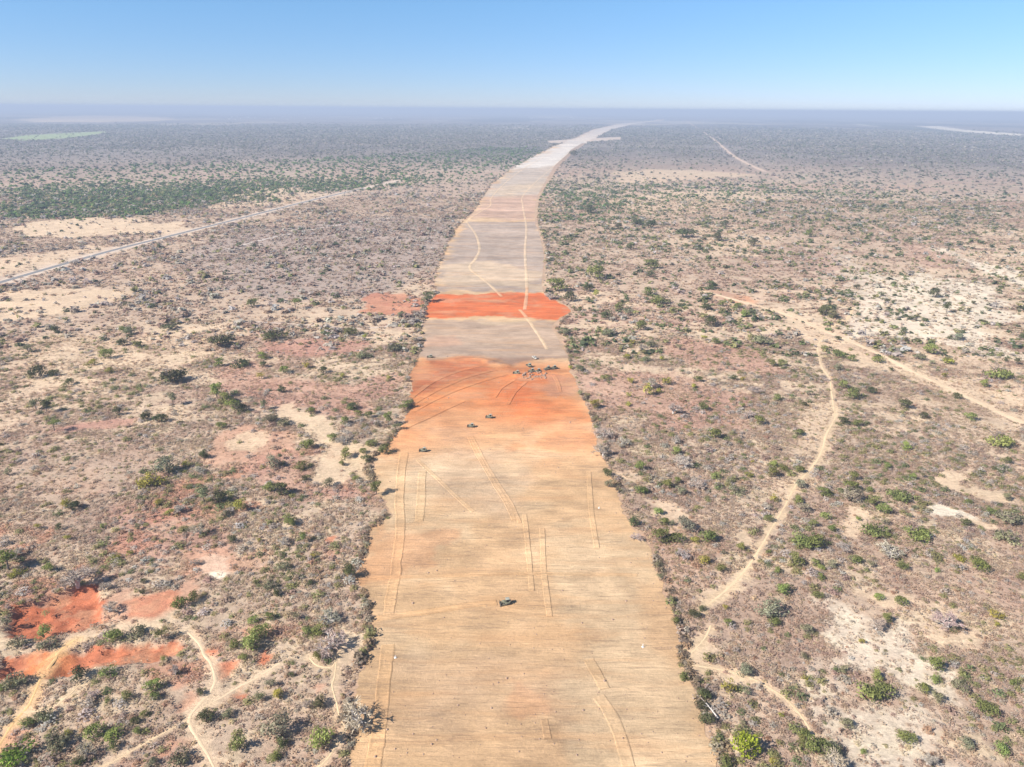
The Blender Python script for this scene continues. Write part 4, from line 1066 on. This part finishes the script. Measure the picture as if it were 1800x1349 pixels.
xx, yy, gb, gr = xx[keep], yy[keep], gb[keep], gr[keep]; n = len(xx)
right = (xx > 0)
DKG = (.13, .142, .078); MDG = (.205, .215, .10)
t1 = palette(n, [(3, GREYB), (2, PURPLE), (1, OLIVE), (.5, DKG), (.6, SILV)], r3)
t2 = palette(n, [(1.8, GREYB), (2.2, OLIVE), (2.6, DKG), (1.6, MDG), (.6, SILV)], r3)
t3 = palette(n, [(2.0, (.115, .148, .08)), (1.6, (.185, .225, .10)), (1.6, (.17, .25, .08)), (.6, GREYB), (.6, OLIVE)], r3)
tint = np.where(right[:, None], t2, t1)
tint = np.where((r3.random(n) < np.maximum(gb, gr * .9))[:, None], t3, tint)
rad = np.clip(r3.lognormal(.62, .46, n), .7, 5.0) * (1 + .2 * gb)
realise('scattered_shrubs', N2, np.stack([xx, yy], 1), rad, rad * r3.uniform(.9, 1.5, n), tint, 'countless grey and green shrubs covering the middle distance plain', 'shrubs', seed=2)
print('shrubs', n)

# far: open woodland
xx, yy = scatter(300000, 1250, 9500, 103)
b = bare_at(xx, yy); gb = region(xx, yy, GREENBAND, 60)
dn = fbm(xx, yy, 260, 4, 221)
keep = r3.random(len(xx)) < np.where(b > 1.1, 0, np.clip(1 - b, .04, 1)) * np.clip(.45 + 1.6 * (dn - .36) + gb * .5, .2, 1) * (.62 + .38 * sstep(1700, 3200, np.hypot(xx, yy))) * sstep(1250, 1900, np.hypot(xx, yy)) * sstep(9500, 4500, np.hypot(xx, yy))
xx, yy, gb = xx[keep], yy[keep], gb[keep]; n = len(xx)
tint = palette(n, [(2.8, (.32, .27, .235)), (1.3, (.14, .15, .10)), (2.2, (.42, .36, .31)), (1.2, (.21, .215, .13))], r3)
tint = np.where((r3.random(n) < gb * .95)[:, None], palette(n, [(1.5, (.11, .145, .075)), (1.4, (.18, .225, .095)), (1.1, (.17, .26, .075))], r3), tint)
rad = np.clip(r3.lognormal(1.15, .35, n), 1.6, 7) * (1 + np.clip((yy - 3000) / 5000, 0, 1.5))
realise('distant_woodland', N3, np.stack([xx, yy], 1), rad, rad * r3.uniform(.9, 1.5, n), tint, 'far grey purple savanna woodland reaching to the hazy horizon', 'woodland', seed=3)
print('woodland', n)

# uprooted brush and clods heaped along both edges of the strip
ex, ey, er = [], [], []
for side, tab in ((0, STRIP_L), (1, STRIP_R)):
    pts = catmull(np.array([gp(x, y) for y, x in tab if y > 225]), 2.0)
    for p in pts:
        d = p[1]
        if d > 2600 or r3.random() > (1.0 if d < 700 else .5): continue
        for k in range(6 if d < 420 else 2):
            off = abs(r3.normal(0, 1.6)) * (1 if d < 500 else 1.6) + .2
            ex.append(p[0] + (off if side else -off)); ey.append(p[1] + r3.normal(0, 1.2)); er.append(np.clip(r3.lognormal(-.1 if d < 500 else .3, .5), .3, 2.6))
ex, ey, er = map(np.array, (ex, ey, er)); n = len(ex)
gap = fbm(ex, ey, 16, 3, 231) > np.where(ey < 420, .46, .56)
ex, ey, er = ex[gap], ey[gap], er[gap]; n = len(ex)
tint = palette(n, [(3, (.27, .20, .15)), (2, (.38, .26, .17)), (1.6, (.42, .34, .27)), (1, OLIVE), (.6, (.14, .11, .085))], r3)
realise('brush_windrow', N1, np.stack([ex, ey], 1), er, er * r3.uniform(.8, 1.5, n), tint, 'uprooted dry brush and clods heaped along both edges of the cleared strip', 'brush', seed=4)
# ------------------------------------------------------------------ machines and small things
M_BODY = paint_material('faded_green_paint', (.20, .215, .15), .5)
M_TRK = paint_material('worn_track_steel', (.035, .033, .03), .6, .25)
M_BLADE = paint_material('dark_blade_steel', (.05, .05, .048), .45, .3)
M_ROOF = paint_material('pale_roof_paint', (.34, .35, .29), .5, .2)
M_GLASS = paint_material('dark_cab_glass', (.02, .022, .024), .15, .05)
M_WHITE = paint_material('white_paint', (.78, .77, .74), .6, .15)

def box(cx, cy, cz, sx, sy, sz, taper=1.0, bev=.06):
    """chamfered box: taper shrinks the top"""
    pr = []
    for z, k in ((-.5, 1), (-.5, 1), (.5, taper), (.5, taper)): pass
    hx, hy, hz = sx / 2, sy / 2, sz / 2
    b = min(bev, hx * .4, hy * .4, hz * .4)
    def ring(z, k, ins):
        x, y = hx * k - ins, hy * k - ins
        c = b
        return [(x - c, -y, z), (x, -y + c, z), (x, y - c, z), (x - c, y, z), (-x + c, y, z), (-x, y - c, z), (-x, -y + c, z), (-x + c, -y, z)]
    rs = [ring(-hz, 1, b), ring(-hz + b, 1, 0), ring(hz - b, taper, 0), ring(hz, taper, b)]
    v = np.array([p for rr in rs for p in rr]) + np.array([cx, cy, cz])
    f = []
    for i in range(3):
        for j in range(8): f.append((i * 8 + j, i * 8 + (j + 1) % 8, i * 8 + 8 + (j + 1) % 8, i * 8 + 8 + j))
    for base, rev in ((0, True), (24, False)):
        for a, b_, c_, d in ((0, 1, 2, 3), (4, 5, 6, 7), (0, 3, 4, 7)):
            t = (base + a, base + b_, base + c_, base + d)
            f.append(t[::-1] if rev else t)
    return v, np.array(f)

def track_loop(cy, width):
    """crawler belt outline extruded across, with cleats"""
    ol = []
    for cx, cz, r, a0, a1 in ((1.55, .52, .50, -90, 90), (-1.55, .52, .50, 90, 270)):
        for k in range(9):
            a = math.radians(a0 + (a1 - a0) * k / 8); ol.append((cx + r * math.cos(a), cz + r * math.sin(a)))
    n = len(ol)
    v = [(x, cy - width / 2, z) for x, z in ol] + [(x, cy + width / 2, z) for x, z in ol]
    f = [(i, i + n, (i + 1) % n + n, (i + 1) % n) for i in range(n)]
    c0 = len(v); v += [(0, cy - width / 2, .52), (0, cy + width / 2, .52)]
    parts = [(np.array(v), np.array(f))]
    tri = [(c0, i, (i + 1) % n, (i + 1) % n) for i in range(n)]
    side = []
    for i in range(0, n - 1):
        side.append((c0, i, i + 1, i + 1)); side.append((c0 + 1, i + 1 + n, i + n, i + n))
    per = np.array(ol + [ol[0]])
    L = np.r_[0, np.cumsum(np.linalg.norm(np.diff(per, axis=0), axis=1))]
    for s in np.arange(0, L[-1], .24):
        x = np.interp(s, L, per[:, 0]); z = np.interp(s, L, per[:, 1])
        parts.append(box(x, cy, z, .10, width + .03, .10, 1, .02))
    V, Fq = join(parts)
    return V, Fq, [(a, b, c) for a, b, c, d in side]

def mk(name, parts, mat, parent, tris=None):
    v, f = join(parts) if isinstance(parts, list) else parts
    me = mesh_np(name, v, f, None if tris is None else np.array(tris))
    me.materials.append(mat)
    o = bpy.data.objects.new(name, me); S.collection.objects.link(o); o.parent = parent
    return o

def bent_plate(cx, w, h, lean=.32, th=.10):
    v, f = [], []
    K = 6
    for sgn in (0, 1):
        for i in range(K + 1):
            t = i / K
            x = cx - lean * (1 - (2 * t - 1) ** 2) * 1 + .12 * (1 - t) + sgn * -th
            for y in (-w / 2, w / 2): v.append((x, y, t * h))
    n = (K + 1) * 2
    for i in range(K):
        a = i * 2
        f.append((a, a + 1, a + 3, a + 2)); f.append((n + a, n + a + 2, n + a + 3, n + a + 1))
        f.append((a, a + 2, n + a + 2, n + a)); f.append((a + 1, n + a + 1, n + a + 3, a + 3))
    e = 2 * K
    f.append((e, e + 1, n + e + 1, n + e)); f.append((0, n, n + 1, 1))
    return np.array(v), np.array(f)

def make_dozer():
    e = empty('bulldozer', (0, 0, 0), 0, 'x', 'bulldozer', 'bulldozers working on the cleared strip')
    mk('body', [box(-.15, 0, .95, 3.6, 1.25, .75), box(-1.75, 0, 1.35, .9, 1.5, .9)], M_BODY, e)
    hd = mk('hood', [box(1.05, 0, 1.62, 1.9, 1.15, .75, .9), box(2.05, 0, 1.45, .16, 1.2, 1.1)], M_BODY, e)
    mk('exhaust_pipe', [tube((1.1, .25, 1.95), (1.1, .25, 2.75), .07, .07, 8), tube((1.1, .25, 2.1), (1.1, .25, 2.5), .11, .11, 8)], M_BLADE, hd)
    cab = mk('cab', [box(-.55, 0, 2.05, 1.35, 1.4, 1.15, .92)], M_GLASS, e)
    posts = []
    for sx in (-1.15, .12):
        for sy in (-.70, .70): posts.append(box(sx, sy, 2.1, .10, .10, 1.5, 1, .02))
    mk('cab_post', posts, M_BODY, cab)
    mk('roof', [box(-.55, 0, 2.90, 1.9, 1.9, .14)], M_ROOF, e)
    for sy in (-1.02, 1.02):
        V, Q, T = track_loop(sy, .56)
        tr = mk('crawler_track', (V, Q), M_TRK, e, T)
        mk('track_guard', [box(-.35, sy, 1.12, 2.3, .50, .16)], M_BODY, e)
        mk('push_arm', [box(1.45, sy * 1.42, .55, 3.0, .20, .26)], M_BODY, e)
    bl = mk('blade', [bent_plate(3.15, 3.7, 1.35)], M_BLADE, e)
    mk('blade_cylinder', [tube((2.0, .45, 1.5), (2.85, .45, .95), .07, .06, 8), tube((2.0, -.45, 1.5), (2.85, -.45, .95), .07, .06, 8)], M_BODY, bl)
    mk('ripper', [box(-2.55, 0, .95, .9, .35, .3), box(-2.95, 0, .85, .28, 1.9, .32), box(-3.0, -.75, .5, .2, .14, .9, .9), box(-3.0, 0, .5, .2, .14, .9, .9), box(-3.0, .75, .5, .2, .14, .9, .9)], M_BLADE, e)
    return e

def copy_thing(o):
    c = o.copy(); S.collection.objects.link(c)
    for ch in [k for k in S.objects if k.parent == o]:
        d = ch.copy(); S.collection.objects.link(d); d.parent = c
        for g in [k for k in S.objects if k.parent == ch]:
            h = g.copy(); S.collection.objects.link(h); h.parent = d
    return c

def strip_z(x, y):
    i = np.argmin((SX - x) ** 2 + (SY - y) ** 2)
    return float(lift[i])

DOZERS = [
 (890, 1062, 192, .77, 'lone dark green bulldozer nearest the bottom edge, beside a rusty scraped line'),
 (745, 794, 176, .77, 'bulldozer at the top of the pale track on the left of the strip'),
 (829, 751, 172, .77, 'bulldozer left and in front in the pair on the orange earth'),
 (861, 735, 170, .77, 'bulldozer right and behind in the pair on the orange earth'),
 (757, 629, 172, .77, 'bulldozer alone at the left edge of the brown band behind the red heap'),
 (909, 658, 160, .88, 'leftmost bulldozer of the cluster behind the rubble heap'),
 (931, 645, 120, .88, 'bulldozer rearmost of the four packed together behind the rubble heap'),
 (935, 655, 185, .88, 'bulldozer in the middle of the tight cluster behind the rubble heap'),
 (946, 656, 200, .88, 'bulldozer at the right of the tight cluster behind the rubble heap'),
 (963, 650, 205, .88, 'left one of two bulldozers side by side near the right strip edge'),
 (974, 649, 195, .88, 'right one of two bulldozers side by side near the right strip edge'),
]
dz = make_dozer()
for i, (u, v, an, sc, lab) in enumerate(DOZERS):
    o = dz if i == 0 else copy_thing(dz)
    g = gp(u, v)
    o.location = (g[0], g[1], strip_z(g[0], g[1]) - .02); o.rotation_euler = (0, 0, math.radians(an)); o.scale = (sc, sc, sc)
    o['label'] = lab

M_PICK = paint_material('dusty_pale_paint', (.50, .49, .45), .5, .3)
# pickup truck behind the machines
t = empty('pickup_truck', (0, 0, 0), 0, 'small pale pickup truck parked behind the cluster of bulldozers', 'truck')
mk('body', [box(0, 0, .78, 5.1, 1.8, .55), box(1.7, 0, 1.1, 1.4, 1.7, .25, .92)], M_PICK, t)
mk('cab', [box(.35, 0, 1.45, 1.7, 1.65, .75, .82)], M_GLASS, t)
mk('roof', [box(.35, 0, 1.86, 1.25, 1.35, .07)], M_PICK, t)
mk('cargo_bed', [box(-1.6, .82, 1.2, 1.8, .08, .4), box(-1.6, -.82, 1.2, 1.8, .08, .4), box(-2.5, 0, 1.2, .08, 1.7, .4)], M_PICK, t)
for sx in (-1.6, 1.6):
    for sy in (-.8, .8):
        mk('wheel', [tube((sx, sy - .12, .38), (sx, sy + .12, .38), .38, .38, 14), tube((sx, sy - .13, .38), (sx, sy + .13, .38), .2, .2, 10)], M_TRK, t)
g = gp(940, 631); t.location = (g[0], g[1], strip_z(*g)); t.rotation_euler = (0, 0, math.radians(300))

# white survey markers standing on the strip
def marker(u, v, h, lab):
    e = empty('survey_marker', (*gp(u, v), strip_z(*gp(u, v))), .4, lab, 'marker', 'white markers standing on the strip')
    mk('post', [box(0, 0, h / 2, .22, .22, h, .8, .03)], M_WHITE, e)
    mk('footing', [box(0, 0, .07, .8, .8, .18, .85, .04)], M_WHITE, e)
marker(1130, 1138, 1.3, 'white marker post on the right half of the strip with a pale base')
marker(695, 1157, .9, 'small white marker post beside the long pale track at lower left')
marker(1053, 894, .9, 'small white marker post near the right strip edge among the pale earth')

# rubble heap in front of the cluster
rr = np.random.default_rng(3)
def rock(r, s):
    v, f = box(0, 0, 0, 1, 1, .75, .7, .2)
    v = v * (1 + .35 * (r.random((len(v), 1)) - .5)) * s
    a = r.uniform(0, 6.28); c, s_ = math.cos(a), math.sin(a)
    return np.c_[v[:, 0] * c - v[:, 1] * s_, v[:, 0] * s_ + v[:, 1] * c, v[:, 2]], f
M_CLOD = bark_material('clods', (.20, .12, .085), (.46, .34, .26))
parts = []
for k in range(110):
    u = rr.uniform(918, 960); v_ = 660 + rr.normal(0, 2.2) + abs(rr.normal(0, 1.5))
    x, y = gp(u, v_); v, f = rock(rr, rr.lognormal(-.35, .45))
    parts.append((v + np.array([x, y, strip_z(x, y) + .15]), f))
v, f = join(parts)
link('rubble_heap', mesh_np('rubble_heap', v, f), M_CLOD, label='broken clods and rubble heaped in front of the bulldozer cluster', cat='rubble', kind='stuff')
parts = []
for k in range(800):
    yp = rr.uniform(620, 1340) if k > 120 else rr.uniform(650, 735)
    xl, xr = strip_edges(yp); x, y = gp(rr.uniform(xl + 6, xr - 6), yp)
    v, f = rock(rr, rr.lognormal(-1.2, .45))
    parts.append((v + np.array([x, y, .16 + math.hypot(x, y) * 2.5e-5]), f))
v, f = join(parts)
link('scattered_clods', mesh_np('scattered_clods', v, f), M_CLOD, label='small clods and roots scattered over the scraped strip', cat='clods', kind='stuff')

# fallen tree at the right edge of the strip
e = empty('fallen_tree', (*gp(1252, 1262), 0), 0, 'fallen tree with white trunk lying in brush at the right strip edge', 'tree')
p0, p1 = gp(1262, 1266), gp(1240, 1243)
d = np.array([*(p1 - p0), 0]); base = np.array([*(p0 - gp(1252, 1262)), .7])
parts = [tube(base, base + d * .5 + np.array([0, 0, .5]), .26, .2, 7), tube(base + d * .5 + np.array([0, 0, .5]), base + d + np.array([0, 0, .9]), .2, .12, 7)]
for k in range(6):
    q0 = base + d * rr.uniform(.4, 1) + np.array([0, 0, .6]); q1 = q0 + np.array([rr.normal() * 1.3, rr.normal() * 1.3 + .6, rr.uniform(.2, 1.2)])
    parts.append(tube(q0, q1, .09, .03, 5))
mk('trunk', parts, M_PALE, e)
qv, var = crown_cloud(np.random.default_rng(8), 420, 8, .6, .04, 0, .9, inner=.6, spread=.34)
qv = qv * np.array([6.5, 5.0, 4.5]) + base + d * .9 - np.array([1.5, 0, .7]); qv[..., 2] = np.maximum(qv[..., 2], 0)
me = cloud_mesh('crown', qv, var); me.materials.append(M_LEAF)
o = bpy.data.objects.new('crown', me); S.collection.objects.link(o); o.parent = e; o.color = (.12, .11, .065, 1)

# far settlement: pale houses on the plain near the horizon
hb = [box(0, 0, 2.2, 14, 9, 4.4, 1, .1)]
hr_v = np.array([(-7.6, -5, 4.4), (7.6, -5, 4.4), (7.6, 5, 4.4), (-7.6, 5, 4.4), (-7.6, 0, 7.2), (7.6, 0, 7.2)], float)
hr_f = np.array([(0, 1, 5, 4), (2, 3, 4, 5)])
M_WALL = bark_material('pale_house_wall', (.62, .58, .52), (.75, .72, .66))
M_TIN = bark_material('tin_roof', (.72, .72, .72), (.82, .82, .82))
vb, fb = join(hb); vt = np.concatenate([vb, hr_v]); 
house_me = mesh_np('distant_house', vt, np.concatenate([fb, hr_f + len(vb)]), np.array([(0, 4, 3), (1, 2, 5)]) + len(vb))
house_me.materials.append(M_WALL); house_me.materials.append(M_TIN)
house_me.polygons.foreach_set('material_index', [0] * len(fb) + [1, 1] + [0, 0])
hr = np.random.default_rng(31)
for k in range(44):
    u, v_ = (hr.uniform(400, 560), hr.uniform(205, 211)) if k < 18 else ((hr.uniform(620, 720), hr.uniform(206, 210)) if k < 28 else (hr.uniform(930, 1010), hr.uniform(206, 209)))
    g = gp(u, v_)
    o = bpy.data.objects.new('distant_house', house_me); S.collection.objects.link(o)
    o.location = (g[0], g[1], 0); o.rotation_euler = (0, 0, hr.uniform(0, 3.1)); o.scale = (1.6, 1.6, 1.5)
    o['label'] = 'tiny pale house of a settlement far off on the hazy plain'; o['category'] = 'house'; o['group'] = 'houses far off near the horizon'

# ------------------------------------------------------------------ haze over the plain
hz = bpy.data.materials.new('haze_air'); hz.use_nodes = True
nt = hz.node_tree; nt.nodes.clear()
pv = nt.nodes.new('ShaderNodeVolumePrincipled'); ou = nt.nodes.new('ShaderNodeOutputMaterial')
pv.inputs['Color'].default_value = (0.60, 0.70, 0.88, 1); pv.inputs['Density'].default_value = HAZE_D = 1.45e-4
pv.inputs['Anisotropy'].default_value = 0.0
nt.links.new(pv.outputs[0], ou.inputs['Volume'])
v = np.array([(x, y, z) for z in (-4.0, 192.0) for x, y in ((-47000, -47000), (47000, -47000), (47000, 47000), (-47000, 47000))], float)
me = mesh_np('haze', v, np.array([(3, 2, 1, 0), (4, 5, 6, 7), (0, 1, 5, 4), (1, 2, 6, 5), (2, 3, 7, 6), (3, 0, 4, 7)]))
link('haze', me, hz, label='pale blue haze lying over the whole plain', cat='haze', kind='stuff')
